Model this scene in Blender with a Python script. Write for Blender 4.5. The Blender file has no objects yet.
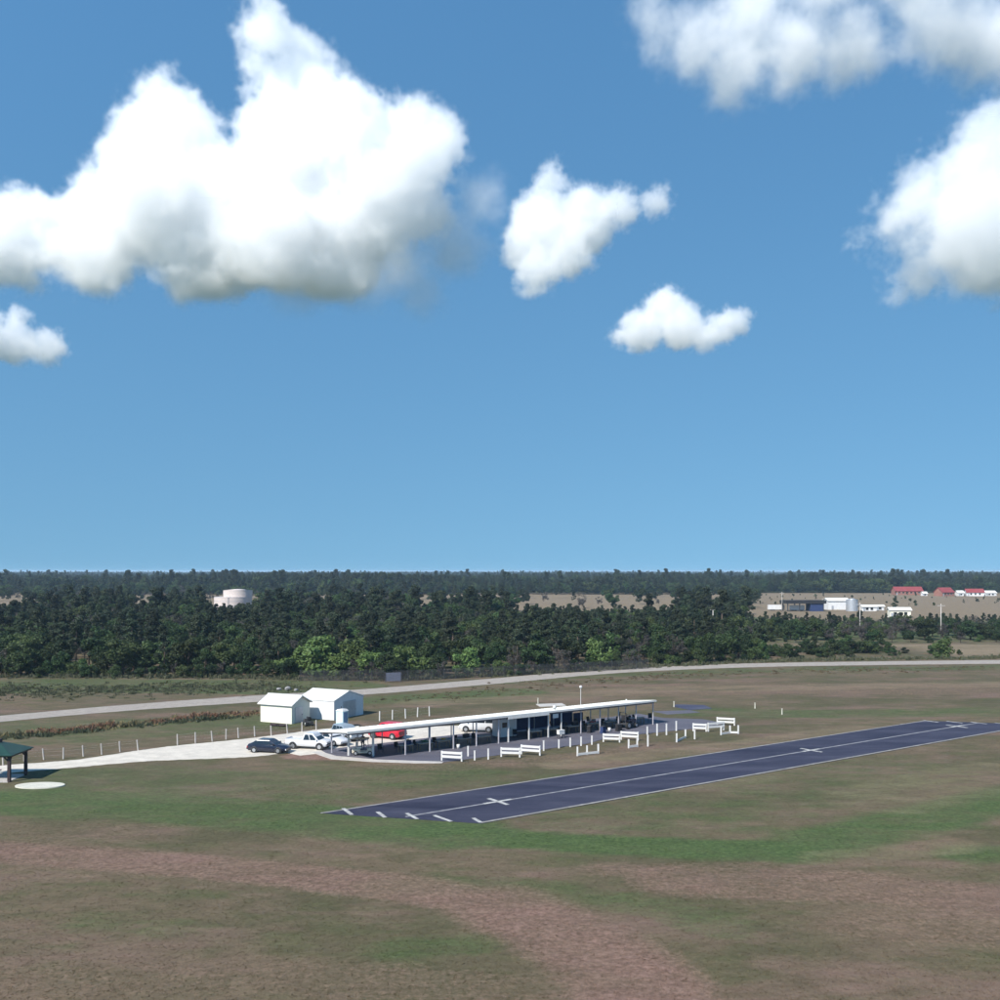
import bpy, bmesh, math, random
import numpy as np
from mathutils import Vector, Matrix

sc = bpy.context.scene
C = sc.collection
PI = math.pi
R = math.radians

# ------------------------------------------------------------------ camera, sky, sun, exposure
CAM_Z = 20.0
HOR = 571.0                      # horizon row measured on the photograph (1000 px frame)
cd = bpy.data.cameras.new('camera')
cam = bpy.data.objects.new('camera', cd)
C.objects.link(cam)
cam.location = (0, 0, CAM_Z)
cam.rotation_euler = (PI / 2, 0, 0)
cd.sensor_width = 36
cd.lens = 36
cd.shift_y = 0.071
cd.clip_start = 0.5
cd.clip_end = 120000
sc.camera = cam

SUN_EL = R(42)
SUN_AZ = R(51)
TO_SUN = Vector((-math.cos(SUN_AZ) * math.cos(SUN_EL), -math.sin(SUN_AZ) * math.cos(SUN_EL), math.sin(SUN_EL)))
world = bpy.data.worlds.new('World')
sc.world = world
world.use_nodes = True
wn = world.node_tree
bg = wn.nodes['Background']
sky = wn.nodes.new('ShaderNodeTexSky')
sky.sky_type = 'NISHITA'
sky.sun_disc = False
sky.sun_elevation = SUN_EL
sky.sun_rotation = math.atan2(TO_SUN.x, TO_SUN.y)
sky.altitude = 0
sky.air_density = 2.5
sky.dust_density = 0.0
sky.ozone_density = 9.0
wtc = wn.nodes.new('ShaderNodeTexCoord')
wadd = wn.nodes.new('ShaderNodeVectorMath')
wadd.operation = 'ADD'
wadd.inputs[1].default_value = (0, 0, 0.40)
wnorm = wn.nodes.new('ShaderNodeVectorMath')
wnorm.operation = 'NORMALIZE'
whs = wn.nodes.new('ShaderNodeHueSaturation')
whs.inputs['Saturation'].default_value = 1.15
wn.links.new(wtc.outputs['Generated'], wadd.inputs[0])
wn.links.new(wadd.outputs[0], wnorm.inputs[0])
wn.links.new(wnorm.outputs[0], sky.inputs[0])
wn.links.new(sky.outputs[0], whs.inputs['Color'])
wn.links.new(whs.outputs[0], bg.inputs[0])
bg.inputs[1].default_value = 0.110

sl = bpy.data.lights.new('sun', 'SUN')
sl.energy = 5.0
sl.angle = R(0.5)
sl.color = (1.0, 0.95, 0.87)
sun = bpy.data.objects.new('sun', sl)
C.objects.link(sun)
sun.location = (-60, -50, 80)
sun.rotation_euler = TO_SUN.to_track_quat('Z', 'Y').to_euler()

sc.view_settings.view_transform = 'Standard'
sc.view_settings.look = 'None'
sc.view_settings.exposure = 0.5
sc.view_settings.gamma = 1
sc.view_settings.use_curve_mapping = False
cy = sc.cycles
cy.use_denoising = True
cy.use_adaptive_sampling = True
cy.adaptive_threshold = 0.02
cy.adaptive_min_samples = 24
cy.max_bounces = 22
cy.diffuse_bounces = 3
cy.glossy_bounces = 3
cy.transmission_bounces = 4
cy.transparent_max_bounces = 8
cy.volume_bounces = 20
cy.volume_step_rate = 1.5

# ------------------------------------------------------------------ helpers
RUN = Vector((0.815, 0.580))      # heading of the runway and of the pavilion
ACR = Vector((-0.580, 0.815))     # across it, away from the camera


def G(u, v, z=0.0):
    """Surveyed ground position of a photograph point that lies at height z."""
    d = (v - HOR)
    return Vector(((u - 500.0) * (CAM_Z - z) / d, 1000.0 * (CAM_Z - z) / d, z))


def tag(o, label=None, cat=None, group=None, kind=None):
    if label: o['label'] = label
    if cat: o['category'] = cat
    if group: o['group'] = group
    if kind: o['kind'] = kind
    return o


def empty(name, loc=(0, 0, 0), rz=0.0):
    o = bpy.data.objects.new(name, None)
    o.empty_display_size = 0.3
    o.location = loc
    o.rotation_euler = (0, 0, rz)
    C.objects.link(o)
    return o


class MB:
    def __init__(self):
        self.v, self.f, self.mi = [], [], []

    def add(self, verts, faces, mi=0):
        b = len(self.v)
        self.v += [tuple(p) for p in verts]
        for f in faces:
            self.f.append(tuple(i + b for i in f))
            self.mi.append(mi)
        return self

    def box(self, c, s, rz=0.0, mi=0, M=None):
        hx, hy, hz = s[0] / 2, s[1] / 2, s[2] / 2
        p = [Vector((x, y, z)) for z in (-hz, hz) for x, y in ((-hx, -hy), (hx, -hy), (hx, hy), (-hx, hy))]
        if rz: p = [Matrix.Rotation(rz, 3, 'Z') @ q for q in p]
        if M is not None: p = [M @ q for q in p]
        p = [q + Vector(c) for q in p]
        return self.add(p, [(3, 2, 1, 0), (4, 5, 6, 7), (0, 1, 5, 4), (1, 2, 6, 5), (2, 3, 7, 6), (3, 0, 4, 7)], mi)

    def bar(self, a, b, w, h=None, mi=0):
        a, b = Vector(a), Vector(b)
        h = h or w
        d = (b - a)
        L = d.length
        q = d.to_track_quat('X', 'Z').to_matrix()
        return self.box((a + b) / 2, (L, w, h), 0, mi, q)

    def cyl(self, a, b, r0, r1=None, n=12, caps=True, mi=0):
        a, b = Vector(a), Vector(b)
        r1 = r0 if r1 is None else r1
        q = (b - a).to_track_quat('Z', 'X').to_matrix()
        p = []
        for c, r in ((a, r0), (b, r1)):
            for i in range(n):
                t = 2 * PI * i / n
                p.append(c + q @ Vector((r * math.cos(t), r * math.sin(t), 0)))
        f = [(i, (i + 1) % n, n + (i + 1) % n, n + i) for i in range(n)]
        if caps: f += [tuple(range(n - 1, -1, -1)), tuple(range(n, 2 * n))]
        return self.add(p, f, mi)

    def loft(self, rings, caps=True, mi=0):
        n = len(rings[0])
        p = [q for r in rings for q in r]
        f = []
        for k in range(len(rings) - 1):
            for i in range(n):
                j = (i + 1) % n
                f.append((k * n + i, k * n + j, (k + 1) * n + j, (k + 1) * n + i))
        if caps:
            f += [tuple(range(n - 1, -1, -1)), tuple((len(rings) - 1) * n + i for i in range(n))]
        return self.add(p, f, mi)

    def prism(self, poly, z0, z1, mi=0):
        n = len(poly)
        p = [(x[0], x[1], z0) for x in poly] + [(x[0], x[1], z1) for x in poly]
        f = [tuple(range(n - 1, -1, -1)), tuple(range(n, 2 * n))] + [(i, (i + 1) % n, n + (i + 1) % n, n + i) for i in range(n)]
        return self.add(p, f, mi)

    def mesh(self, name, mats, smooth=False):
        m = bpy.data.meshes.new(name)
        m.from_pydata(self.v, [], self.f)
        for q in (mats if isinstance(mats, (list, tuple)) else [mats]): m.materials.append(q)
        m.polygons.foreach_set('material_index', self.mi)
        bm = bmesh.new(); bm.from_mesh(m)
        bmesh.ops.recalc_face_normals(bm, faces=bm.faces)
        bm.to_mesh(m); bm.free()
        if smooth: m.polygons.foreach_set('use_smooth', [True] * len(m.polygons))
        m.update()
        return m

    def build(self, name, mats, parent=None, smooth=False, bevel=0.0):
        o = bpy.data.objects.new(name, self.mesh(name, mats, smooth))
        C.objects.link(o)
        if parent: o.parent = parent
        if bevel:
            b = o.modifiers.new('bevel', 'BEVEL'); b.width = bevel; b.segments = 2; b.limit_method = 'ANGLE'
        return o


def copy_tree(o, parent=None):
    c = o.copy()
    C.objects.link(c)
    c.parent = parent
    for ch in list(o.children): copy_tree(ch, c)
    return c


# ------------------------------------------------------------------ materials
def mat(name, col, rough=0.6, var=0.12, scale=3.0, metal=0.0, bump=0.0, spec=0.4, streak=0.0):
    m = bpy.data.materials.new(name)
    m.use_nodes = True
    n, l = m.node_tree.nodes, m.node_tree.links
    p = n['Principled BSDF']
    p.inputs['Roughness'].default_value = rough
    p.inputs['Metallic'].default_value = metal
    p.inputs['Specular IOR Level'].default_value = spec
    tc = n.new('ShaderNodeTexCoord')
    no = n.new('ShaderNodeTexNoise')
    no.inputs['Scale'].default_value = scale
    no.inputs['Detail'].default_value = 5
    no.inputs['Roughness'].default_value = 0.65
    if streak:
        mp = n.new('ShaderNodeMapping'); mp.inputs['Scale'].default_value = (1, 1, streak)
        l.new(tc.outputs['Object'], mp.inputs[0]); l.new(mp.outputs[0], no.inputs['Vector'])
    else:
        l.new(tc.outputs['Object'], no.inputs['Vector'])
    mr = n.new('ShaderNodeMapRange')
    mr.inputs['From Min'].default_value = 0.3; mr.inputs['From Max'].default_value = 0.7
    mr.inputs['To Min'].default_value = 1 - var; mr.inputs['To Max'].default_value = 1 + var * 0.6
    l.new(no.outputs[0], mr.inputs[0])
    mx = n.new('ShaderNodeVectorMath'); mx.operation = 'SCALE'
    mx.inputs[0].default_value = col
    l.new(mr.outputs[0], mx.inputs['Scale'])
    l.new(mx.outputs[0], p.inputs['Base Color'])
    if bump:
        b = n.new('ShaderNodeBump'); b.inputs['Strength'].default_value = bump; b.inputs['Distance'].default_value = 0.03
        l.new(no.outputs[0], b.inputs['Height']); l.new(b.outputs[0], p.inputs['Normal'])
    return m


M = {}
M['white_paint'] = mat('white_paint', (0.60, 0.59, 0.57), 0.5, 0.10, 2.0)
M['white_metal'] = mat('white_metal', (0.64, 0.64, 0.64), 0.38, 0.08, 1.2, streak=0.3)
M['wall_cream'] = mat('wall_cream', (0.70, 0.68, 0.57), 0.55, 0.08, 1.2, streak=0.2)
M['roof_white'] = mat('roof_white', (0.66, 0.65, 0.61), 0.45, 0.10, 0.6)
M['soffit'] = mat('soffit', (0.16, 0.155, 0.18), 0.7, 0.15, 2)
M['post_grey'] = mat('post_grey', (0.46, 0.44, 0.47), 0.6, 0.2, 2)
M['dark_metal'] = mat('dark_metal', (0.05, 0.05, 0.055), 0.5, 0.2, 4)
M['galv'] = mat('galv', (0.45, 0.47, 0.50), 0.45, 0.15, 1.5, metal=0.5)
M['navy_cloth'] = mat('navy_cloth', (0.022, 0.040, 0.115), 0.85, 0.25, 2)
M['black_cloth'] = mat('black_cloth', (0.018, 0.018, 0.022), 0.85, 0.25, 6)
M['wood'] = mat('wood', (0.20, 0.14, 0.09), 0.75, 0.3, 4, streak=0.2)
M['grey_wood'] = mat('grey_wood', (0.42, 0.39, 0.36), 0.85, 0.25, 5, streak=0.15)
M['green_roof'] = mat('green_roof', (0.012, 0.045, 0.035), 0.5, 0.2, 2)
M['dark_wood'] = mat('dark_wood', (0.035, 0.022, 0.024), 0.7, 0.3, 4)
M['concrete'] = mat('concrete', (0.44, 0.41, 0.38), 0.85, 0.18, 1.2, bump=0.2)
M['marking'] = mat('marking', (0.40, 0.39, 0.37), 0.75, 0.55, 2.2)
M['rubber'] = mat('rubber', (0.02, 0.02, 0.02), 0.85, 0.2, 8)
M['rim'] = mat('rim', (0.55, 0.56, 0.58), 0.3, 0.05, 4, metal=0.8)
M['glass'] = mat('glass', (0.012, 0.016, 0.02), 0.08, 0.05, 1, spec=0.8)
M['lamp_white'] = mat('lamp_white', (0.75, 0.76, 0.78), 0.15, 0.05, 5, spec=0.7)
M['lamp_red'] = mat('lamp_red', (0.35, 0.02, 0.02), 0.2, 0.05, 5, spec=0.7)
M['car_navy'] = mat('car_navy', (0.010, 0.013, 0.030), 0.22, 0.1, 1, spec=0.7)
M['car_white'] = mat('car_white', (0.58, 0.58, 0.59), 0.25, 0.05, 1, spec=0.6)
M['car_silver'] = mat('car_silver', (0.33, 0.38, 0.42), 0.28, 0.05, 1, metal=0.4)
M['car_red'] = mat('car_red', (0.50, 0.012, 0.03), 0.28, 0.05, 1, spec=0.6)
M['toilet_aqua'] = mat('toilet_aqua', (0.50, 0.66, 0.68), 0.5, 0.08, 2)
M['red_roof'] = mat('red_roof', (0.24, 0.045, 0.045), 0.6, 0.2, 0.5)
M['brick_wall'] = mat('brick_wall', (0.26, 0.12, 0.09), 0.8, 0.2, 0.6)
M['skin'] = mat('skin', (0.45, 0.26, 0.18), 0.55, 0.05, 5)
M['shirt'] = mat('shirt', (0.03, 0.04, 0.08), 0.9, 0.15, 8)
M['trousers'] = mat('trousers', (0.06, 0.06, 0.08), 0.9, 0.15, 8)
M['cap'] = mat('cap', (0.72, 0.70, 0.66), 0.8, 0.1, 8)
M['model_yellow'] = mat('model_yellow', (0.65, 0.42, 0.03), 0.4, 0.05, 5)
M['model_red'] = mat('model_red', (0.5, 0.03, 0.03), 0.4, 0.05, 5)
M['model_green'] = mat('model_green', (0.05, 0.16, 0.09), 0.5, 0.1, 5)
M['bark'] = mat('bark', (0.10, 0.075, 0.058), 0.9, 0.3, 3, streak=0.3)
M['sand_gravel'] = mat('sand_gravel', (0.30, 0.262, 0.226), 0.9, 0.22, 0.9, bump=0.5)
M['shell_gravel'] = mat('shell_gravel', (0.54, 0.49, 0.42), 0.9, 0.20, 0.7, bump=0.5)
M['marking_worn'] = mat('marking_worn', (0.26, 0.255, 0.26), 0.8, 0.45, 1.1)
M['marking_edge'] = mat('marking_edge', (0.25, 0.235, 0.215), 0.8, 0.4, 1.1)
M['gate_grey'] = mat('gate_grey', (0.10, 0.11, 0.15), 0.6, 0.2, 2)
M['rubble'] = mat('rubble', (0.26, 0.25, 0.25), 0.9, 0.3, 3)
M['pad_white'] = mat('pad_white', (0.52, 0.50, 0.42), 0.8, 0.12, 1.5)


def asphalt(name, col, patch):
    m = bpy.data.materials.new(name); m.use_nodes = True
    n, l = m.node_tree.nodes, m.node_tree.links
    p = n['Principled BSDF']; p.inputs['Roughness'].default_value = 0.75; p.inputs['Specular IOR Level'].default_value = 0.2
    tc = n.new('ShaderNodeTexCoord')
    a = n.new('ShaderNodeTexNoise'); a.inputs['Scale'].default_value = 0.22; a.inputs['Detail'].default_value = 7; a.inputs['Roughness'].default_value = 0.7
    mp = n.new('ShaderNodeMapping'); mp.inputs['Rotation'].default_value = (0, 0, -math.atan2(RUN.y, RUN.x)); mp.inputs['Scale'].default_value = (0.35, 1.4, 1)
    l.new(tc.outputs['Object'], mp.inputs[0]); l.new(mp.outputs[0], a.inputs['Vector'])
    b = n.new('ShaderNodeTexNoise'); b.inputs['Scale'].default_value = 6; b.inputs['Detail'].default_value = 4
    l.new(tc.outputs['Object'], b.inputs['Vector'])
    mr = n.new('ShaderNodeMapRange'); mr.inputs['From Min'].default_value = 0.35; mr.inputs['From Max'].default_value = 0.72
    l.new(a.outputs[0], mr.inputs[0])
    mx = n.new('ShaderNodeMix'); mx.data_type = 'RGBA'; mx.inputs['A'].default_value = (*col, 1); mx.inputs['B'].default_value = (*patch, 1)
    l.new(mr.outputs[0], mx.inputs['Factor'])
    m2 = n.new('ShaderNodeMapRange'); m2.inputs['To Min'].default_value = 0.75; m2.inputs['To Max'].default_value = 1.25
    l.new(b.outputs[0], m2.inputs[0])
    sc_ = n.new('ShaderNodeVectorMath'); sc_.operation = 'SCALE'
    l.new(mx.outputs['Result'], sc_.inputs[0]); l.new(m2.outputs[0], sc_.inputs['Scale'])
    l.new(sc_.outputs[0], p.inputs['Base Color'])
    bp = n.new('ShaderNodeBump'); bp.inputs['Strength'].default_value = 0.3; bp.inputs['Distance'].default_value = 0.01
    l.new(b.outputs[0], bp.inputs['Height']); l.new(bp.outputs[0], p.inputs['Normal'])
    return m


M['runway'] = asphalt('runway_asphalt', (0.018, 0.019, 0.038), (0.058, 0.058, 0.086))
M['apron'] = asphalt('apron_asphalt', (0.080, 0.079, 0.103), (0.130, 0.124, 0.143))
M['pad_dark'] = asphalt('pad_asphalt', (0.035, 0.04, 0.075), (0.09, 0.09, 0.12))


def ground_material():
    """Mown bahia turf: colours by the 'cover' attribute (green, bare red earth, straw), grain by noise."""
    m = bpy.data.materials.new('turf'); m.use_nodes = True
    n, l = m.node_tree.nodes, m.node_tree.links
    p = n['Principled BSDF']; p.inputs['Roughness'].default_value = 0.95; p.inputs['Specular IOR Level'].default_value = 0.1
    geo = n.new('ShaderNodeNewGeometry')
    at = n.new('ShaderNodeAttribute'); at.attribute_name = 'cover'
    sep = n.new('ShaderNodeSeparateColor'); l.new(at.outputs['Color'], sep.inputs[0])

    def noise(scale, det, rough, sx=1.0, sy=1.0, rot=0.0):
        mp = n.new('ShaderNodeMapping'); mp.vector_type = 'TEXTURE' if False else 'POINT'
        mp.inputs['Rotation'].default_value = (0, 0, rot); mp.inputs['Scale'].default_value = (sx, sy, 1)
        l.new(geo.outputs['Position'], mp.inputs[0])
        t = n.new('ShaderNodeTexNoise'); t.inputs['Scale'].default_value = scale; t.inputs['Detail'].default_value = det; t.inputs['Roughness'].default_value = rough
        l.new(mp.outputs[0], t.inputs['Vector'])
        return t.outputs[0]

    def rng(x, a, b, c=0.0, d=1.0):
        r = n.new('ShaderNodeMapRange'); r.inputs['From Min'].default_value = a; r.inputs['From Max'].default_value = b
        r.inputs['To Min'].default_value = c; r.inputs['To Max'].default_value = d
        l.new(x, r.inputs[0]); return r.outputs[0]

    def ma(op, a, b):
        x = n.new('ShaderNodeMath'); x.operation = op
        for i, q in enumerate((a, b)):
            if isinstance(q, (int, float)): x.inputs[i].default_value = q
            else: l.new(q, x.inputs[i])
        return x.outputs[0]

    def mix(f, a, b):
        x = n.new('ShaderNodeMix'); x.data_type = 'RGBA'
        l.new(f, x.inputs['Factor'])
        for k, q in (('A', a), ('B', b)):
            if isinstance(q, tuple): x.inputs[k].default_value = (*q, 1)
            else: l.new(q, x.inputs[k])
        return x.outputs['Result']

    rot = -math.atan2(RUN.y, RUN.x)
    big = noise(0.055, 5, 0.6)
    mid = noise(0.35, 6, 0.7, 0.45, 1.0, rot)
    fine = noise(2.6, 6, 0.75)
    tiny = noise(13.0, 3, 0.7)
    base = mix(rng(big, 0.40, 0.60), (0.078, 0.070, 0.040), (0.128, 0.095, 0.064))
    base = mix(rng(mid, 0.45, 0.68), base, (0.072, 0.074, 0.036))
    base = mix(rng(noise(0.13, 6, 0.62, 0.5, 1.2, rot), 0.50, 0.66), base, (0.142, 0.098, 0.074))
    # green turf where the attribute says so, broken up
    gf = ma('ADD', sep.outputs[0], ma('MULTIPLY', ma('SUBTRACT', mid, 0.5), 1.3))
    gf = ma('ADD', gf, ma('MULTIPLY', ma('SUBTRACT', fine, 0.5), 0.7))
    base = mix(rng(gf, 0.15, 0.95), base, mix(rng(fine, 0.3, 0.7), (0.038, 0.066, 0.024), (0.076, 0.104, 0.040)))
    # bare reddish earth
    rf = ma('ADD', sep.outputs[1], ma('MULTIPLY', ma('SUBTRACT', mid, 0.5), 1.1))
    rf = ma('ADD', rf, ma('MULTIPLY', ma('SUBTRACT', fine, 0.5), 0.9))
    base = mix(rng(rf, 0.25, 0.9), base, mix(rng(fine, 0.35, 0.65), (0.150, 0.086, 0.070), (0.205, 0.132, 0.106)))
    # straw
    pf = ma('ADD', sep.outputs[2], ma('MULTIPLY', ma('SUBTRACT', mid, 0.5), 1.4))
    base = mix(rng(pf, 0.2, 1.0), base, (0.200, 0.155, 0.102))
    g = ma('MULTIPLY', rng(fine, 0.28, 0.72, 0.76, 1.24), rng(tiny, 0.2, 0.8, 0.72, 1.28))
    g = ma('MULTIPLY', g, rng(noise(0.8, 5, 0.65, 0.6, 1.0, rot), 0.3, 0.7, 0.84, 1.16))
    s = n.new('ShaderNodeVectorMath'); s.operation = 'SCALE'
    l.new(base, s.inputs[0]); l.new(g, s.inputs['Scale'])
    l.new(s.outputs[0], p.inputs['Base Color'])
    bp = n.new('ShaderNodeBump'); bp.inputs['Strength'].default_value = 0.18; bp.inputs['Distance'].default_value = 0.06
    l.new(fine, bp.inputs['Height']); l.new(bp.outputs[0], p.inputs['Normal'])
    return m


M['turf'] = ground_material()


def leaf_material(name, c1, c2, hue_var=0.03, trans=0.25):
    m = bpy.data.materials.new(name); m.use_nodes = True
    n, l = m.node_tree.nodes, m.node_tree.links
    p = n['Principled BSDF']; p.inputs['Roughness'].default_value = 0.6; p.inputs['Specular IOR Level'].default_value = 0.25
    oi = n.new('ShaderNodeObjectInfo')
    tc = n.new('ShaderNodeTexCoord')
    no = n.new('ShaderNodeTexNoise'); no.inputs['Scale'].default_value = 1.1; no.inputs['Detail'].default_value = 4; no.inputs['Roughness'].default_value = 0.7
    l.new(tc.outputs['Object'], no.inputs['Vector'])
    mr = n.new('ShaderNodeMapRange'); mr.inputs['From Min'].default_value = 0.32; mr.inputs['From Max'].default_value = 0.68
    l.new(no.outputs[0], mr.inputs[0])
    mx = n.new('ShaderNodeMix'); mx.data_type = 'RGBA'; mx.inputs['A'].default_value = (*c1, 1); mx.inputs['B'].default_value = (*c2, 1)
    l.new(mr.outputs[0], mx.inputs['Factor'])
    hs = n.new('ShaderNodeHueSaturation')
    h = n.new('ShaderNodeMapRange'); h.inputs['To Min'].default_value = 0.5 - hue_var; h.inputs['To Max'].default_value = 0.5 + hue_var
    v = n.new('ShaderNodeMapRange'); v.inputs['To Min'].default_value = 0.55; v.inputs['To Max'].default_value = 1.45
    w = n.new('ShaderNodeMath'); w.operation = 'FRACT'
    w2 = n.new('ShaderNodeMath'); w2.operation = 'MULTIPLY'; w2.inputs[1].default_value = 7.31
    l.new(oi.outputs['Random'], h.inputs[0]); l.new(oi.outputs['Random'], w2.inputs[0]); l.new(w2.outputs[0], w.inputs[0]); l.new(w.outputs[0], v.inputs[0])
    l.new(h.outputs[0], hs.inputs['Hue']); l.new(v.outputs[0], hs.inputs['Value']); l.new(mx.outputs['Result'], hs.inputs['Color'])
    l.new(hs.outputs[0], p.inputs['Base Color'])
    t = n.new('ShaderNodeBsdfTranslucent'); l.new(hs.outputs[0], t.inputs[0])
    ms = n.new('ShaderNodeMixShader'); ms.inputs[0].default_value = trans
    l.new(p.outputs[0], ms.inputs[1]); l.new(t.outputs[0], ms.inputs[2])
    l.new(ms.outputs[0], n['Material Output'].inputs['Surface'])
    return m


M['leaf_dark'] = leaf_material('leaf_dark', (0.013, 0.027, 0.009), (0.042, 0.068, 0.021))
M['leaf_mid'] = leaf_material('leaf_mid', (0.024, 0.046, 0.013), (0.072, 0.103, 0.033))
M['leaf_pine'] = leaf_material('leaf_pine', (0.016, 0.026, 0.014), (0.046, 0.060, 0.030))
M['leaf_bright'] = leaf_material('leaf_bright', (0.064, 0.108, 0.028), (0.126, 0.180, 0.056), 0.015)
M['leaf_grey'] = leaf_material('leaf_grey', (0.055, 0.048, 0.046), (0.095, 0.085, 0.074), 0.02)
M['weed_dry'] = leaf_material('weed_dry', (0.075, 0.038, 0.022), (0.26, 0.17, 0.10), 0.02)
M['weed_straw'] = leaf_material('weed_straw', (0.10, 0.085, 0.045), (0.20, 0.165, 0.09), 0.02)
M['weed_green'] = leaf_material('weed_green', (0.040, 0.052, 0.028), (0.105, 0.105, 0.062), 0.03)

# ------------------------------------------------------------------ ground
def pl(*pts):
    return np.array([G(u, v)[:2] for u, v in pts])


def dist_poly(x, y, line):
    d = np.full(x.shape, 1e9)
    for a, b in zip(line[:-1], line[1:]):
        ab = b - a
        L2 = max(1e-9, float(ab @ ab))
        t = np.clip(((x - a[0]) * ab[0] + (y - a[1]) * ab[1]) / L2, 0, 1)
        d = np.minimum(d, np.hypot(x - a[0] - t * ab[0], y - a[1] - t * ab[1]))
    return d


COVER = [   # channel, polyline measured on the photograph, half width in metres, soft edge, strength
    (0, pl((-60, 797), (150, 806), (330, 820), (450, 832)), 3.6, 3.0, 0.75),
    (0, pl((430, 832), (560, 842), (700, 849), (790, 851)), 2.0, 1.5, 0.95),
    (0, pl((790, 849), (860, 833), (950, 813), (1080, 782)), 2.4, 2.6, 0.80),
    (0, pl((640, 820), (740, 825)), 3.0, 4.0, 0.35),
    (0, pl((965, 856), (1060, 850)), 1.4, 1.5, 0.75),
    (0, pl((380, 886), (500, 884), (560, 888)), 1.2, 1.4, 0.45),
    (0, pl((400, 948), (480, 944)), 1.0, 1.2, 0.5),
    (0, pl((540, 893), (650, 905), (720, 925)), 1.5, 1.5, 0.45),
    (0, pl((90, 925), (180, 928)), 1.2, 1.6, 0.3),
    (0, pl((0, 742), (120, 735), (250, 722), (330, 715)), 3.0, 3.0, 0.45),
    (0, pl((330, 775), (450, 775)), 4.0, 4.0, 0.45),
    (0, pl((-20, 790), (140, 782), (300, 790)), 6.0, 4.0, 0.42),
    (0, pl((-60, 732), (100, 728), (260, 720)), 6.0, 4.0, 0.42),
    (0, pl((480, 790), (600, 775), (700, 760)), 2.0, 3.0, 0.3),
    (0, pl((600, 812), (760, 800), (900, 770)), 5.0, 5.0, 0.35),
    (0, pl((380, 700), (520, 692)), 3.5, 3.0, 0.65),
    (0, pl((700, 712), (820, 714), (1010, 712)), 3.2, 2.5, 0.55),
    (0, pl((-60, 686), (200, 686), (330, 688)), 9.0, 4.0, 0.6),
    (0, pl((460, 684), (620, 674), (760, 670), (1010, 667)), 3.0, 3.0, 0.45),
    (1, pl((-80, 848), (0, 852), (150, 862), (300, 876), (420, 890), (500, 905)), 1.7, 2.2, 0.62),
    (1, pl((500, 905), (560, 930), (600, 955), (640, 990), (690, 1060)), 2.4, 3.0, 0.66),
    (1, pl((680, 880), (850, 885), (1010, 905)), 2.6, 2.5, 0.50),
    (1, pl((600, 870), (760, 868)), 1.0, 1.5, 0.40),
    (1, pl((860, 925), (1020, 930)), 2.0, 2.5, 0.40),
    (1, pl((0, 985), (250, 975), (450, 985), (560, 1000)), 1.5, 2.0, 0.35),
    (1, pl((0, 830), (180, 832), (330, 845)), 1.6, 2.0, 0.25),
    (1, pl((620, 690), (800, 688), (1010, 690)), 7.0, 5.0, 0.42),
    (1, pl((360, 765), (450, 768), (560, 758), (640, 748)), 1.4, 1.2, 0.40),
    (1, pl((300, 756), (340, 757)), 1.6, 1.0, 0.85),
    (2, pl((420, 703), (540, 698), (640, 690), (1010, 684)), 3.0, 3.0, 0.45),
    (2, pl((500, 800), (620, 790), (760, 775)), 2.0, 2.0, 0.35),
    (2, pl((560, 765), (760, 742), (860, 728)), 1.8, 1.5, 0.45),
    (2, pl((880, 800), (1000, 772)), 4.0, 3.0, 0.35),
    (2, pl((820, 860), (960, 845)), 1.2, 1.5, 0.35),
]


def cover(x, y):
    out = np.zeros((3,) + x.shape)
    for ch, line, w, soft, s in COVER:
        lo = line.min(0) - w - soft; hi = line.max(0) + w + soft
        m = (x > lo[0]) & (x < hi[0]) & (y > lo[1]) & (y < hi[1])
        if not m.any(): continue
        d = dist_poly(x[m], y[m], line)
        t = np.clip((w + soft - d) / soft, 0, 1)
        t = t * t * (3 - 2 * t) * s
        out[ch][m] = np.maximum(out[ch][m], t)
    # the clearings beyond the first wood: pale dry ground
    far = np.clip((y - np.where(x > 110, 385, 470)) / 40, 0, 1) * np.clip((950 - y) / 60, 0, 1)
    out[2] = np.maximum(out[2], far * 0.85)
    out[1] = np.maximum(out[1], far * 0.45)
    rs = np.exp(-((y - 268) / 6.0) ** 2) * np.clip((x - 55) / 30, 0, 1)
    rs = np.maximum(rs, np.exp(-((y - 250) / 22.0) ** 2) * np.clip((x - 102) / 8, 0, 1))
    out[2] = np.maximum(out[2], rs * 0.95)
    wood = np.clip((y - 250) / 60, 0, 1) * (1 - far) * np.clip(1 - rs * 1.4, 0, 1)
    out[0] = np.maximum(out[0], wood * 0.75)
    return out


def axis(fine0, fine1, step, lim0, lim1, grow=1.18):
    a = list(np.arange(fine0, fine1 + 1e-6, step))
    s, q = step, a[-1]
    while q < lim1:
        s *= grow; q += s; a.append(q)
    s, q = step, a[0]
    while q > lim0:
        s *= grow; q -= s; a.insert(0, q)
    return np.array(a)


xs = axis(-70, 130, 0.8, -40000, 40000)
ys = axis(38, 240, 0.8, -3000, 45000, 1.09)
gx, gy = np.meshgrid(xs, ys)
nx, ny = len(xs), len(ys)
vv = np.stack([gx.ravel(), gy.ravel(), np.zeros(nx * ny)], 1)
ii = (np.arange(ny - 1)[:, None] * nx + np.arange(nx - 1)[None, :]).ravel()
ff = np.stack([ii, ii + 1, ii + nx + 1, ii + nx], 1)


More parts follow.
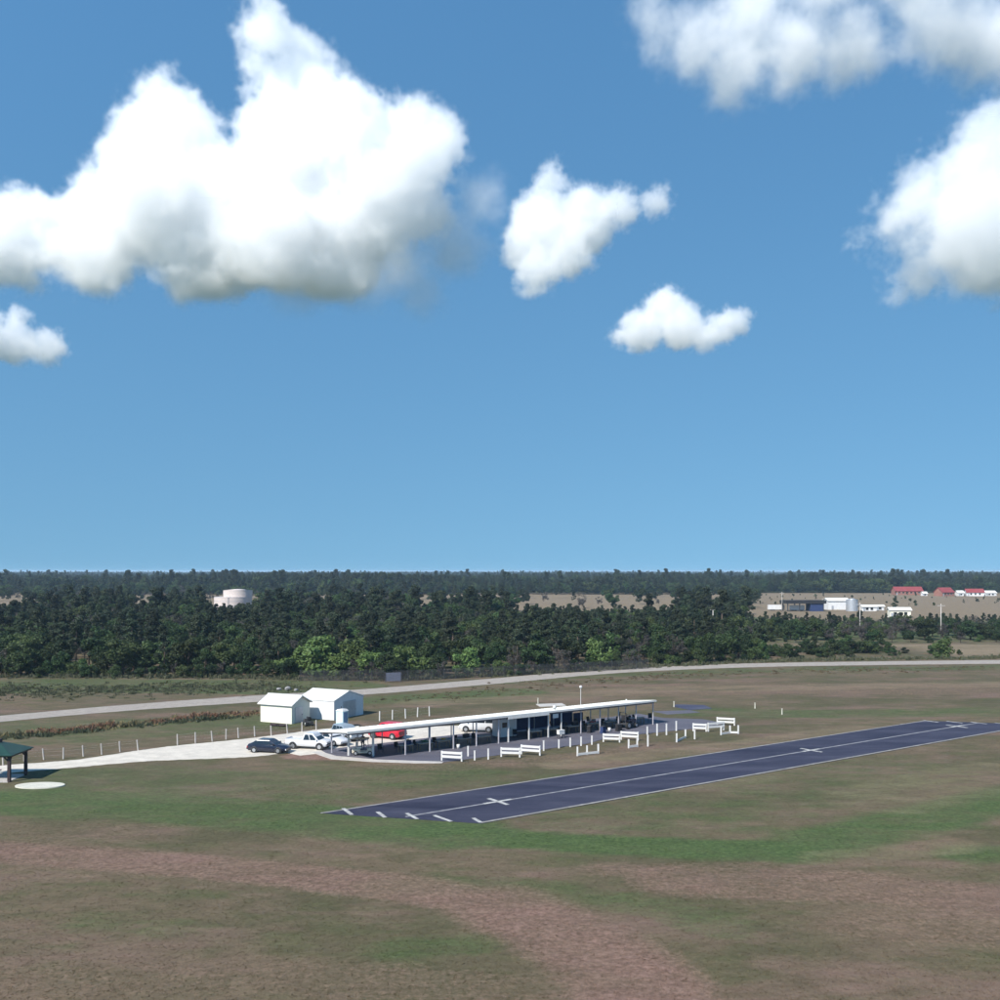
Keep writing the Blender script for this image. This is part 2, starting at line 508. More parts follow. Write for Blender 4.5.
def np_mesh(name, verts, faces, mats, cov=None):
    m = bpy.data.meshes.new(name)
    k = faces.shape[1]
    m.vertices.add(len(verts)); m.vertices.foreach_set('co', verts.astype(np.float32).ravel())
    m.loops.add(faces.size); m.loops.foreach_set('vertex_index', faces.astype(np.int32).ravel())
    m.polygons.add(len(faces)); m.polygons.foreach_set('loop_start', np.arange(0, faces.size, k, dtype=np.int32))
    for q in (mats if isinstance(mats, list) else [mats]): m.materials.append(q)
    if cov is not None:
        a = m.color_attributes.new('cover', 'FLOAT_COLOR', 'POINT')
        col = np.ones((len(verts), 4), np.float32); col[:, :3] = cov.reshape(3, -1).T
        a.data.foreach_set('color', col.ravel())
    m.update(calc_edges=True); m.validate()
    return m


go = bpy.data.objects.new('ground', np_mesh('ground', vv, ff, M['turf'], cover(gx, gy)))
C.objects.link(go)
tag(go, kind='structure')

# mown grass tufts over the near field, coloured like the turf they stand in
rng = np.random.default_rng(5)
NT = 60000
ty = 44 + (rng.random(NT) ** 1.7) * 76
tx = (rng.random(NT) * 2 - 1) * (ty * 0.56 + 2)
# keep the tufts off the paved sheets
RW = np.array([G(319.5, 813.3)[:2], G(482, 823.7)[:2]])
rel = np.stack([tx - RW[1][0], ty - RW[1][1]], 1)
rn = rel @ np.array(ACR); rs_ = rel @ np.array(RUN)
on_run = (rn > -0.3) & (rn < 11.2) & (rs_ > -11)
prel = np.stack([tx + 16.5, ty - 108.3], 1)
pn = prel @ np.array(ACR)
keep = ~on_run & (pn < -9.8) & (dist_poly(tx, ty, pl((-40, 773), (75, 764), (150, 756), (250, 750), (330, 745))) > 3.2)
keep &= np.hypot((tx + 42.8) / 2.3, (ty - 93) / 1.5) > 1
tx, ty = tx[keep], ty[keep]
NB = 4
ang = rng.random((len(tx), NB)) * 2 * PI
off = rng.random((len(tx), NB)) * 0.10
bx = tx[:, None] + np.cos(ang) * off; by = ty[:, None] + np.sin(ang) * off
hh = 0.015 + 0.04 * rng.random((len(tx), NB)) ** 2
wd = 0.015 + 0.025 * rng.random((len(tx), NB))
a2 = rng.random((len(tx), NB)) * 2 * PI
v0 = np.stack([bx - np.cos(a2) * wd, by - np.sin(a2) * wd, np.zeros_like(bx)], -1)
v1 = np.stack([bx + np.cos(a2) * wd, by + np.sin(a2) * wd, np.zeros_like(bx)], -1)
lean = hh * 1.6
v2 = np.stack([bx + np.cos(ang) * lean, by + np.sin(ang) * lean, hh], -1)
gv = np.stack([v0, v1, v2], 2).reshape(-1, 3)
gf = np.arange(len(gv)).reshape(-1, 3)
gr = bpy.data.objects.new('grass', np_mesh('grass', gv, gf, M['turf'], cover(gv[:, 0], gv[:, 1])))
C.objects.link(gr)
tag(gr, 'short mown grass growing over the near field', 'grass', kind='stuff')


def sheet(name, pts, z, mats, thick=0.05, parent=None):
    return MB().prism([(p[0], p[1]) for p in pts], z - thick, z, 0).build(name, mats, parent)


def smooth_line(px, n=6):
    P = [Vector(G(u, v)[:2]) for u, v in px]
    out = []
    for i in range(len(P) - 1):
        p0 = P[max(0, i - 1)]; p1 = P[i]; p2 = P[i + 1]; p3 = P[min(len(P) - 1, i + 2)]
        for k in range(n):
            t = k / n
            out.append(0.5 * ((2 * p1) + (p2 - p0) * t + (2 * p0 - 5 * p1 + 4 * p2 - p3) * t * t + (3 * p1 - p0 - 3 * p2 + p3) * t ** 3))
    out.append(P[-1])
    return out


def ragged(line, amp, seed):
    r = random.Random(seed)
    return [p + Vector((r.uniform(-amp, amp), r.uniform(-amp, amp))) for p in line]


def strip(name, up, lo, z, m, seed=1, amp=0.12, n=14):
    a = ragged(smooth_line(up, n), amp, seed); b = ragged(smooth_line(lo, n), amp, seed + 1)
    k = min(len(a), len(b))
    mb = MB()
    mb.add([(p.x, p.y, z) for p in a[:k]] + [(p.x, p.y, z) for p in b[:k]] + [(p.x, p.y, -0.1) for p in a[:k]] + [(p.x, p.y, -0.1) for p in b[:k]],
           [(i, i + 1, k + i + 1, k + i) for i in range(k - 1)] + [(k + i, k + i + 1, 3 * k + i + 1, 3 * k + i) for i in range(k - 1)])
    return tag(mb.build(name, m), kind='structure')


strip('dirt_road', [(-120, 727), (0, 716), (125, 705), (250, 696), (375, 688.5), (500, 678), (625, 667.6), (750, 663.5), (880, 661.5), (1000, 660.2), (1180, 659.5)],
      [(-120, 734), (0, 722), (125, 711), (250, 702.5), (375, 694), (500, 683.5), (625, 672.6), (750, 667.3), (880, 665), (1000, 663.8), (1180, 662.8)], 0.03, M['sand_gravel'], 3)
strip('driveway', [(-90, 776), (0, 766), (75, 760), (137, 751), (175, 746), (250, 738.5), (316, 730), (360, 726)],
      [(-90, 784), (0, 774), (75, 767.5), (137, 762), (175, 760), (250, 757), (300, 751.5), (350, 748)], 0.03, M['shell_gravel'], 5, 0.1)

# ------------------------------------------------------------------ pavilion frame of reference
P0 = Vector((-16.5, 108.3))


def PV(s, n, z=0.0):
    p = P0 + RUN * s + ACR * n
    return Vector((p.x, p.y, z))


HEAD = math.atan2(RUN.y, RUN.x)
lot = [PV(-4, 3.0), PV(4, 2.7), PV(20, 3.2), PV(23.5, 5.5), PV(23, 10), PV(14, 13.5), PV(2, 14), PV(-6, 12)]
tag(sheet('gravel_lot', ragged([p.xy for p in lot], 0.2, 4), 0.036, M['shell_gravel']), kind='structure')
apron = [PV(-1.8, -0.65), PV(0.8, -4.2), PV(4.1, -7.6), PV(6.5, -9.3), PV(26, -9.4), PV(31, -7.6), PV(45, -8.9), PV(50.5, -8.4), PV(51, -4), PV(47.5, 0), PV(47.5, 4.9), PV(-1.0, 4.6)]
tag(sheet('paved_apron', [p.xy for p in apron], 0.05, M['apron']), kind='structure')
walk = [PV(-2.4, -0.9), PV(0.4, -4.7), PV(3.8, -8.1), PV(6.0, -9.6), PV(6.5, -9.1), PV(4.5, -7.2), PV(1.3, -3.8), PV(-1.2, 0.3), PV(-1.4, 4), PV(-2.4, 4)]
tag(sheet('concrete_walk', [p.xy for p in walk], 0.056, M['concrete']), kind='structure')
pad = [G(672, 706.5), G(676, 704.6), G(704, 705.2), G(712, 708.6), G(690, 710.2)]
tag(sheet('asphalt_pad', [p.xy for p in pad], 0.04, M['pad_dark']), kind='structure')
lane = [G(652, 711.5), G(690, 710.4), G(700, 712.6), G(668, 714.6)]
tag(sheet('gravel_lane', [p.xy for p in lane], 0.034, M['apron']), kind='structure')
slab = [G(536, 704.6), G(562, 703.8), G(566, 706), G(540, 707)]
tag(sheet('concrete_slab', [p.xy for p in slab], 0.1, M['concrete'], 0.15), kind='structure')
disc = MB()
disc.prism([(-42.8 + 2.25 * math.cos(t), 93.05 + 1.35 * math.sin(t)) for t in [2 * PI * i / 40 for i in range(40)]], -0.05, 0.09)
tag(disc.build('round_pad', M['pad_white']), 'round white concrete pad lying in the grass beside the gazebo', 'pad')

# ------------------------------------------------------------------ runway
NB_ = Vector(G(482, 823.7)[:2])      # near left corner
FB_ = Vector(G(319.5, 813.3)[:2])    # far left corner
LEN = 87.5
rw = [NB_, NB_ + RUN * (LEN), FB_ + RUN * (LEN), FB_]
runway = sheet('runway', rw, 0.05, M['runway'], 0.15)
tag(runway, kind='structure')


def mark(name, a, b, w, z=0.056):
    a, b = Vector(a[:2]), Vector(b[:2])
    d = (b - a).normalized(); q = Vector((-d.y, d.x)) * (w / 2)
    return MB().add([(*(a - q), z), (*(b - q), z), (*(b + q), z), (*(a + q), z)], [(0, 1, 2, 3)]).build(name, M[{'centre_line': 'marking_worn', 'edge_line': 'marking_edge'}.get(name, 'marking')], runway)


mark('edge_line', NB_ + ACR * 0.18, NB_ + RUN * LEN + ACR * 0.18, 0.34)
mark('edge_line', FB_ - ACR * 0.18, FB_ + RUN * LEN - ACR * 0.18, 0.28)
mid0 = (NB_ + FB_) / 2
mark('centre_line', mid0 + RUN * 0.6, mid0 + RUN * (LEN - 0.8), 0.26)
for a, b in (((343, 808.9), (352, 815.4)), ((377.5, 812.5), (385.3, 818.2)), ((406.6, 813.8), (417.5, 819.8)), ((433.9, 815.9), (451.3, 822.2)), ((472.9, 818.5), (481.0, 823.2))):
    mark('threshold_bar', G(*a), G(*b), 0.34, 0.062)
for s in (9.8, 52.5, 82.0):
    c = mid0 + RUN * s
    mark('cross_bar', c - ACR * 1.45, c + ACR * 1.45, 0.42, 0.062)
    mark('cross_bar', c - RUN * 1.5, c + RUN * 1.5, 0.40, 0.068)
e0, e1 = NB_ + RUN * (LEN - 0.5), FB_ + RUN * (LEN - 0.5)
for k in range(5):
    c = e0 + (e1 - e0) * (0.08 + 0.21 * k)
    mark('threshold_bar', c - ACR * 1.2, c + ACR * 1.0, 0.34, 0.062)

# ------------------------------------------------------------------ sheds
def shed(name, label, corner, along, L, W, eave, ridge, wallm, roofm, over=0.25, doors=()):
    """corner: ground corner between the long wall and the gable; along: unit vector of the long wall away from it."""
    al = Vector(along).normalized(); ga = Vector((-al.y, al.x))
    if ga.y < 0: ga = -ga
    root = empty(name, (corner[0], corner[1], 0))
    tag(root, label, 'shed')

    def P(a, g, z): q = al * a + ga * g; return Vector((q.x, q.y, z))
    long_mb = lambda g: MB().loft([[P(0, g - .05, 0), P(L, g - .05, 0), P(L, g - .05, eave), P(0, g - .05, eave)], [P(0, g + .05, 0), P(L, g + .05, 0), P(L, g + .05, eave), P(0, g + .05, eave)]])
    long_mb(0.05).build('long_wall', wallm, root)
    long_mb(W - 0.05).build('long_wall', wallm, root)
    for a in (0.05, L - 0.05):
        pts = [(0.1, 0), (W - 0.1, 0), (W - 0.1, eave), (W / 2, ridge - 0.03), (0.1, eave)]
        MB().loft([[P(a - .05, g, z) for g, z in pts], [P(a + .05, g, z) for g, z in pts]]).build('gable_wall', wallm, root)
    sl_ = (ridge - eave) / (W / 2)
    for side in (0, 1):
        e = -over if side == 0 else W + over
        ze = eave - sl_ * over
        n_rib = max(6, int((L + 2 * over) / 0.45))
        mb = MB()
        t = 0.09
        mb.loft([[P(-over, e, ze), P(-over, W / 2, ridge), P(-over, W / 2, ridge + t), P(-over, e, ze + t)],
                 [P(L + over, e, ze), P(L + over, W / 2, ridge), P(L + over, W / 2, ridge + t), P(L + over, e, ze + t)]])
        rf = mb.build('roof_panel', roofm, root)
        mb = MB()
        for k in range(n_rib + 1):
            a = -over + 0.04 + (L + 2 * over - 0.08) * k / n_rib
            mb.bar(P(a, e, ze + t + .012), P(a, W / 2, ridge + t + .012), 0.035, 0.03)
        mb.build('roof_seam', roofm, rf)
    MB().bar(P(-over, W / 2, ridge + .12), P(L + over, W / 2, ridge + .12), 0.24, 0.05).build('ridge_cap', roofm, root)
    for kind, a0, a1, g0, g1, z0, z1, m_ in doors:
        mb = MB()
        if kind == 'long':
            c = P((a0 + a1) / 2, -0.03, (z0 + z1) / 2); mb.box(c, (a1 - a0, 0.06, z1 - z0), math.atan2(al.y, al.x))
            d = mb.build('door', m_, root)
            MB().box(P(a1 - 0.12, -0.09, 1.0), (0.05, 0.06, 0.14), math.atan2(al.y, al.x)).build('handle', M['dark_metal'], d)
        else:
            c = P(-0.03, (g0 + g1) / 2, (z0 + z1) / 2); mb.box(c, (0.06, g1 - g0, z1 - z0), math.atan2(al.y, al.x))
            d = mb.build('door' if z0 < .3 else 'vent', m_, root)
            if z0 < .3: MB().box(P(-0.09, g1 - 0.12, 1.0), (0.06, 0.05, 0.14), math.atan2(al.y, al.x)).build('handle', M['dark_metal'], d)
    return root


shed('storage_shed', 'small cream shed with white gable roof beside the gravel drive', (-27.2, 130.6), (-0.90, 0.43), 5.1, 3.9, 2.5, 3.45, M['wall_cream'], M['roof_white'], 0.3,
     [('gable', 0, 0, 0.7, 2.3, 0.05, 2.05, M['galv'])])
shed('metal_building', 'larger white metal building with grey gable behind the portable toilet', (-22.2, 133.8), (-0.88, 0.47), 6.2, 6.6, 2.55, 3.55, M['white_metal'], M['roof_white'], 0.08,
     [('gable', 0, 0, 2.0, 4.8, 0.05, 2.3, M['galv'])])

# portable toilet
pt = empty('portable_toilet', (*G(342, 727.5)[:2], 0), R(-28))
tag(pt, 'pale aqua portable toilet standing between the parked cars and the metal building', 'toilet')
MB().box((0, 0, 0.06), (1.2, 1.2, 0.12)).build('skid', M['dark_metal'], pt)
MB().box((0, 0, 1.14), (1.1, 1.1, 2.0)).build('cabin', M['toilet_aqua'], pt, bevel=0.03)
d_ = MB().box((0.57, 0, 1.1), (0.04, 0.78, 1.75)).build('door', mat('toilet_door', (0.10, 0.18, 0.30), 0.5, 0.1, 2), pt)
MB().box((0.61, 0.28, 1.05), (0.05, 0.06, 0.16)).build('handle', M['dark_metal'], d_)
MB().loft([[Vector((x, y, 2.15)) for x, y in ((-.62, -.62), (.62, -.62), (.62, .62), (-.62, .62))], [Vector((x, y, 2.36)) for x, y in ((-.40, -.45), (.40, -.45), (.40, .45), (-.40, .45))]]).build('roof', M['white_paint'], pt)
MB().cyl((-.42, .42, 2.2), (-.42, .42, 2.62), 0.05).build('vent_pipe', M['dark_metal'], pt)

# gazebo at the edge of the frame
gz = empty('gazebo', (-48.55, 96.4, 0))
tag(gz, 'dark green roofed gazebo standing at the left edge of the field', 'gazebo')
hw = 2.05
MB().prism([(-2.1, -1.9), (2.0, -1.9), (2.0, 1.9), (-2.1, 1.9)], -0.05, 0.06).build('floor_slab', M['grey_wood'], gz)
for x in (-hw, hw):
    for y in (-1.65, 1.65):
        MB().box((x, y, 1.22), (0.26, 0.26, 2.4)).build('post', M['dark_wood'], gz)
        for dx, dy in ((-math.copysign(.5, x), 0), (0, -math.copysign(.5, y))):
            MB().bar((x, y, 1.85), (x + dx, y + dy, 2.38), 0.1).build('brace', M['dark_wood'], gz)
ring = lambda k, z: [Vector((x * k[0], y * k[1], z)) for x, y in ((-1, -1), (1, -1), (1, 1), (-1, 1))]
MB().loft([ring((2.4, 2.1), 2.42), ring((2.4, 2.1), 2.56)]).build('eave_beam', M['dark_wood'], gz)
rf = MB().loft([ring((2.55, 2.25), 2.562), ring((2.55, 2.25), 2.63), ring((0.5, 0.4), 3.5)]).build('roof', M['green_roof'], gz)
MB().loft([ring((0.42, 0.34), 3.5), ring((0.42, 0.34), 3.8)]).build('cupola', M['dark_wood'], rf)
bm_ = MB()
for y in (-0.5, 0.5): pass
MB().box((-0.5, 0, 0.78), (1.7, 0.75, 0.07)).build('table_top', M['grey_wood'], gz)
for x in (-1.1, 0.1): MB().box((x, 0, 0.4), (0.1, 0.6, 0.69)).build('table_leg', M['grey_wood'], gz)

# ------------------------------------------------------------------ pavilion
pav = empty('flight_line_pavilion', PV(-2.0, -3.85), HEAD)
tag(pav, 'long open pavilion with sloping white roof on slender posts beside the runway', 'pavilion')
RD, ZF, ZK = 6.5, 3.14, 2.40         # roof depth, underside height at the front and at the back


def zr(n_, dz=0.0): return ZF + dz + (ZK - ZF) * n_ / RD


def roof_part(s0, s1, dz, t, fas, n1=RD):
    mb = MB()
    q = lambda x: [Vector((x, 0, zr(0, dz))), Vector((x, n1, zr(n1, dz))), Vector((x, n1, zr(n1, dz) + t)), Vector((x, 0, zr(0, dz) + t))]
    r_ = MB().loft([q(s0), q(s1)]).build('roof', M['roof_white'], pav)
    k = int((s1 - s0) / 0.5)
    mb = MB()
    for i in range(k + 1):
        x = s0 + .03 + (s1 - s0 - .06) * i / k
        mb.bar((x, .01, zr(0, dz) + t + .012), (x, n1 - .01, zr(n1, dz) + t + .012), 0.04, 0.025)
    mb.build('roof_seam', M['roof_white'], r_)
    MB().box(((s0 + s1) / 2, -0.03, zr(0, dz) + t + .02 - fas / 2), (s1 - s0 + .02, 0.05, fas)).build('fascia', M['white_paint'], pav)
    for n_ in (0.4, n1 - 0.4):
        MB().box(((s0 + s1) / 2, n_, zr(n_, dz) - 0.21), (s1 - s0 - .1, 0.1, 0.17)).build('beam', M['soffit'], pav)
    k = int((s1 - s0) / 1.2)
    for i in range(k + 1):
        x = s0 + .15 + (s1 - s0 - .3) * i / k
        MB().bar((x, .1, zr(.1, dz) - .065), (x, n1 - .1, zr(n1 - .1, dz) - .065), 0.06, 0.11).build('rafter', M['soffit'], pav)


roof_part(0, 20.6, 0, 0.11, 0.24)
roof_part(20.65, 26.7, -0.06, 0.16, 0.46)
roof_part(26.75, 44.4, 0, 0.11, 0.22, 6.2)
posts = [(2.0, 3.6, .19), (4.0, 1.8, .19), (1.2, 6.1, .10)] + [(t_, 0.4, .11) for t_ in (7.2, 10.3, 13.4, 16.5, 19.6)] + [(t_, 0.4, .13) for t_ in (21.0, 24.0, 26.9, 28.9)] + \
        [(t_, 0.4, .10) for t_ in (32.0, 35.1, 38.2, 41.2, 44.2)] + [(t_, 5.8, .09) for t_ in np.arange(4.2, 44.5, 3.09)]
for t_, n_, w in posts:
    h = zr(n_) - .30
    MB().box((t_, n_, .05 + h / 2), (w, w, h)).build('post', M['white_paint'] if w > .12 else M['post_grey'], pav)
for t_, w, z, h in ((28.3, 6.0, 1.15, 1.9), (33.4, 3.6, 1.1, 1.8), (36.2, 1.6, .9, 1.4)):
    MB().box((t_, 6.15 if t_ < 27 else 5.95, z), (w, 0.03, h)).build('wind_screen', M['navy_cloth'], pav)
MB().box((27.9, 0.25, 2.55), (0.85, 0.05, 0.5)).build('notice_board', M['white_paint'], pav)
z_ = zr(1.6) + .11
MB().cyl((28.8, 1.6, z_ - .02), (28.8, 1.6, z_ + .22), 0.16).cyl((28.8, 1.6, z_ + .22), (28.8, 1.6, z_ + .55), 0.28, 0.12).build('roof_vent', M['white_paint'], pav, True)
MB().cyl((41.0, 2.0, zr(2)), (41.0, 2.0, zr(2) + .5), 0.09).build('roof_vent', M['white_paint'], pav, True)

# pole with a ball behind the pavilion
mp_ = empty('wind_pole', (*PV(37.4, 5.4)[:2], 0))
tag(mp_, 'thin white pole topped by a ball rising behind the pavilion roof', 'pole')
MB().cyl((0, 0, 0), (0, 0, 4.3), 0.045, 0.035).build('mast', M['white_paint'], mp_)
bb = bmesh.new(); bmesh.ops.create_uvsphere(bb, u_segments=14, v_segments=8, radius=0.2)
bmesh.ops.translate(bb, verts=bb.verts, vec=(0, 0, 4.42))
me = bpy.data.meshes.new('ball'); bb.to_mesh(me); bb.free(); me.materials.append(M['white_paint'])
o = bpy.data.objects.new('ball', me); C.objects.link(o); o.parent = mp_

# white cabin under the raised roof
cb = empty('cabin', PV(19.9, -0.6, 0.05), HEAD)
tag(cb, 'white office cabin standing under the middle of the pavilion roof', 'cabin')
MB().box((1.2, 0.85, 1.22), (2.4, 1.7, 2.3)).build('wall', M['white_metal'], cb, bevel=0.02)
d_ = MB().box((1.65, -0.03, 1.05), (0.8, 0.05, 1.95)).build('door', M['white_paint'], cb)
MB().box((1.35, -0.075, 1.05), (0.06, 0.04, 0.12)).build('handle', M['dark_metal'], d_)
w_ = MB().box((0.6, -0.02, 1.5), (0.7, 0.03, 0.6)).build('window', M['glass'], cb)
MB().box((0.6, -0.04, 1.17), (0.8, 0.06, 0.05)).build('sill', M['white_paint'], w_)

# ------------------------------------------------------------------ tables, chairs, models, cooler under the roof
def table_proto():
    t = empty('work_table')
    for k in range(4): MB().box((0, -0.3 + 0.2 * k, 0.82), (1.75, 0.19, 0.04)).build('plank', M['grey_wood'], t)
    for x in (-0.75, 0.75):
        for y in (-0.3, 0.3): MB().box((x, y, 0.40), (0.09, 0.09, 0.80)).build('leg', M['wood'], t)
    for y in (-0.35, 0.35): MB().box((0, y, 0.74), (1.5, 0.03, 0.1)).build('apron_rail', M['wood'], t)
    return t


def chair_proto():
    t = empty('camp_chair')
    MB().box((0, 0, 0.43), (0.52, 0.5, 0.03)).build('seat', M['navy_cloth'], t)
    MB().box((0, 0.27, 0.72), (0.52, 0.03, 0.56), M=Matrix.Rotation(R(-12), 3, 'X')).build('backrest', M['black_cloth'], t)
    for x in (-0.27, 0.27):
        MB().bar((x, -0.26, 0), (x, 0.24, 0.62), 0.03).build('leg', M['dark_metal'], t)
        MB().bar((x, 0.26, 0), (x, -0.24, 0.62), 0.03).build('leg', M['dark_metal'], t)
        MB().box((x, -0.02, 0.635), (0.06, 0.5, 0.025)).build('armrest', M['black_cloth'], t)
    return t


def put(root, loc, rz, label, cat, group, first):
    r_ = root if first else copy_tree(root)
    r_.location = loc; r_.rotation_euler = (0, 0, rz)
    return tag(r_, label, cat, group)


tp, cp = table_proto(), chair_proto()
tabs = [(6.0, 1.2), (8.4, 1.1), (10.9, 1.3), (13.6, 1.2), (16.3, 1.1), (23.4, 0.6), (26.0, 0.7), (29.6, 1.0), (33.0, 1.3), (35.8, 1.1), (38.6, 1.2), (40.9, 1.3)]
order = ['first', 'second', 'third', 'fourth', 'fifth', 'sixth', 'seventh', 'eighth', 'ninth', 'tenth', 'eleventh', 'twelfth', 'thirteenth', 'fourteenth', 'fifteenth', 'sixteenth', 'seventeenth', 'eighteenth', 'nineteenth', 'twentieth']
for i, (s, n_) in enumerate(tabs):
    put(tp, PV(s, n_ - 3.3, 0.05), HEAD + random.Random(i).uniform(-.12, .12), f'weathered plank work table under the pavilion, {order[i]} from its left end', 'table', 'work tables under the pavilion', i == 0)
rr = random.Random(11)
chs = [(5.0, 2.6), (7.2, 2.8), (9.6, 2.7), (12.2, 2.9), (14.9, 2.6), (17.5, 2.7), (23.0, 2.2), (25.3, 2.4), (31.5, 2.7), (34.4, 2.6), (36.0, 2.9), (37.4, 2.6), (40.1, 2.8), (42.0, 2.5), (43.2, 3.0), (45.6, 2.6), (30.6, 4.6), (32.6, 4.9), (34.8, 4.7), (37.0, 5.0)]
for i, (s, n_) in enumerate(chs):
    put(cp, PV(s - 1.5, n_ - 3.6, 0.05), HEAD + rr.uniform(-.6, .6), f'dark folding camp chair shaded by the pavilion, {order[i]} from its left end', 'chair', 'camp chairs under the pavilion', i == 0)


def model_plane(label, loc, rz, m1, m2, sc_=1.0):
    t = empty('model_airplane', loc, rz); t.scale = (sc_,) * 3
    tag(t, label, 'model airplane', 'model airplanes on the work tables')
    rg = lambda x, w, h, z: [Vector((x, w * math.cos(a), z + h * math.sin(a))) for a in [2 * PI * k / 10 for k in range(10)]]
    MB().loft([rg(-.75, .015, .03, .22), rg(-.4, .05, .07, .20), rg(.1, .08, .11, .19), rg(.45, .08, .10, .18), rg(.58, .05, .06, .18)]).build('fuselage', m1, t, True)
    MB().loft([[Vector((x, y, .27 + (0.012 if e else 0) + abs(y) * .05)) for x, e in ((.30, 0), (.02, 0), (.05, 1), (.27, 1))] for y in (-1.0, 0, 1.0)]).build('wing', m2, t)
    MB().box((-.68, 0, .25), (.18, .62, .012)).build('tailplane', m2, t)
    MB().add([(-.80, 0, .24), (-.56, 0, .24), (-.70, 0, .47), (-.80, 0, .47), (-.80, .012, .24), (-.56, .012, .24), (-.70, .012, .47), (-.80, .012, .47)], [(0, 1, 2, 3), (7, 6, 5, 4), (0, 4, 5, 1), (1, 5, 6, 2), (2, 6, 7, 3), (3, 7, 4, 0)]).build('fin', m1, t)
    for y in (-.16, .16):
        MB().cyl((.25, y - .015, .06), (.25, y + .015, .06), .06).build('wheel', M['rubber'], t)
        MB().bar((.25, y, .06), (.25, y * .3, .13), .015).build('strut', M['dark_metal'], t)
    MB().box((.60, 0, .18), (.012, .03, .30)).build('propeller', M['black_cloth'], t)
    return t


TT = 0.89
model_plane('white model airplane on a table under the right half of the pavilion', PV(35.8, -2.2, TT), HEAD + 1.2, M['white_paint'], M['white_paint'], 1.1)
model_plane('green model airplane on a table near the left end of the pavilion', PV(8.4, -2.2, TT), HEAD + 1.9, M['model_green'], M['model_green'], 0.9)
model_plane('yellow model airplane on a table under the pavilion', PV(10.9, -2.0, TT), HEAD + 1.4, M['model_yellow'], M['model_yellow'], 0.8)
model_plane('red model airplane on a table under the pavilion', PV(33.0, -2.0, TT), HEAD + 1.7, M['model_red'], M['white_paint'], 0.8)
for i, (ss, nn, m_, lb) in enumerate(((30.0, -2.3, 'black_cloth', 'black flight case on the work table right of the notice board'), (32.3, -4.9, 'navy_cloth', 'navy flight case standing on the paving before the pavilion right half'), (31.2, -3.6, 'black_cloth', 'black flight case on the paving between the work tables'), (38.9, -2.2, 'black_cloth', 'black flight case on a work table near the tractor'),
                                      (13.9, -2.2, 'black_cloth', 'black flight case on a work table left of the cabin'), (6.3, -2.1, 'navy_cloth', 'navy flight case on the first work table'), (35.0, -4.8, 'black_cloth', 'black flight case on the paving left of the tractor'))):
    zt_ = TT if 'table ' in lb and 'between' not in lb or lb.endswith('table') else 0.05
    b_ = empty('flight_case', PV(ss, nn, zt_), HEAD + .3 * (i % 3)); tag(b_, lb, 'case', 'flight cases at the pavilion')
    hh2 = .42 if zt_ > .5 else .8
    MB().box((0, 0, hh2 / 2), (.75, .45, hh2)).build('case', M[m_], b_, bevel=0.02)
    MB().box((0, 0, hh2 + .03), (.78, .48, .05)).build('lid', M['dark_metal'], b_)
    MB().bar((-.25, 0, hh2 + .16), (.25, 0, hh2 + .16), .03).bar((-.25, 0, hh2 + .05), (-.25, 0, hh2 + .17), .03).bar((.25, 0, hh2 + .05), (.25, 0, hh2 + .17), .03).build('handle', M['dark_metal'], b_)
ck = empty('cooler', PV(25.8, -4.7, 0.05), HEAD)
tag(ck, 'white cooler box on a stand at the pavilion front', 'cooler')
MB().box((0, 0, 0.68), (0.85, 0.5, 0.45)).build('tub', M['white_paint'], ck, bevel=0.03)
MB().box((0, 0, 0.94), (0.9, 0.55, 0.07)).build('lid', M['white_paint'], ck, bevel=0.02)
for x in (-.36, .36):
    for y in (-.2, .2): MB().box((x, y, 0.23), (0.06, 0.06, 0.46)).build('leg', M['dark_metal'], ck)
for i, (s, n_, m_, lb) in enumerate(((12.0, -3.5, M['white_paint'], 'white plastic bucket on the paving at the pavilion front'), (33.8, -4.4, M['white_paint'], 'white plastic bucket in front of the right half of the pavilion'))):
    b_ = empty('bucket', PV(s, n_, 0.05)); tag(b_, lb, 'bucket')
    MB().cyl((0, 0, 0), (0, 0, 0.42), 0.15, 0.19, 16).build('tub', m_, b_, True)
    MB().cyl((0, 0, 0.425), (0, 0, 0.455), 0.20, 0.20, 16).build('lid', M['cap'], b_)

# ------------------------------------------------------------------ white barriers, pilot stations, posts
def barrier(a, b, h, label):
    a, b = G(*a), G(*b)
    d = (b - a); L = d.length
    t = empty('rail_barrier', (a.x, a.y, 0.05), math.atan2(d.y, d.x))
    tag(t, label, 'barrier', 'white rail barriers along the apron')
    for x in (0.05, L - 0.05): MB().box((x, 0, h / 2), (0.15, 0.15, h)).build('post', M['white_paint'], t)
    MB().box((L / 2, -0.095, h - 0.14), (L, 0.04, 0.25)).build('rail', M['white_paint'], t)
    MB().box((L / 2, -0.095, h - 0.55), (L, 0.04, 0.25)).build('rail', M['white_paint'], t)
    return t


barrier((441.4, 760.8), (462.2, 762), 1.0, 'white two-rail barrier nearest the pavilion left end, standing alone')
barrier((500.8, 757.2), (520.2, 757.8), 1.02, 'white two-rail barrier in front of the cabin, left one of two that touch')
barrier((521.0, 754.6), (540.4, 756), 1.05, 'white two-rail barrier in front of the navy screen, right one of two that touch')
barrier((603, 742.2), (620.0, 742.8), 0.98, 'white two-rail barrier midway along the apron, left one of its pair')
barrier((620.8, 740.0), (638.5, 741), 1.02, 'white two-rail barrier midway along the apron, right one of its pair')
barrier((692.8, 731.4), (706.6, 732), 0.98, 'white two-rail barrier past the pavilion end, leftmost of the last three')
barrier((708, 732), (724, 730.6), 1.1, 'white two-rail barrier past the pavilion end, middle of the last three')
barrier((716.8, 725), (734.8, 726), 0.98, 'white two-rail barrier past the pavilion end, hindmost of the last three')


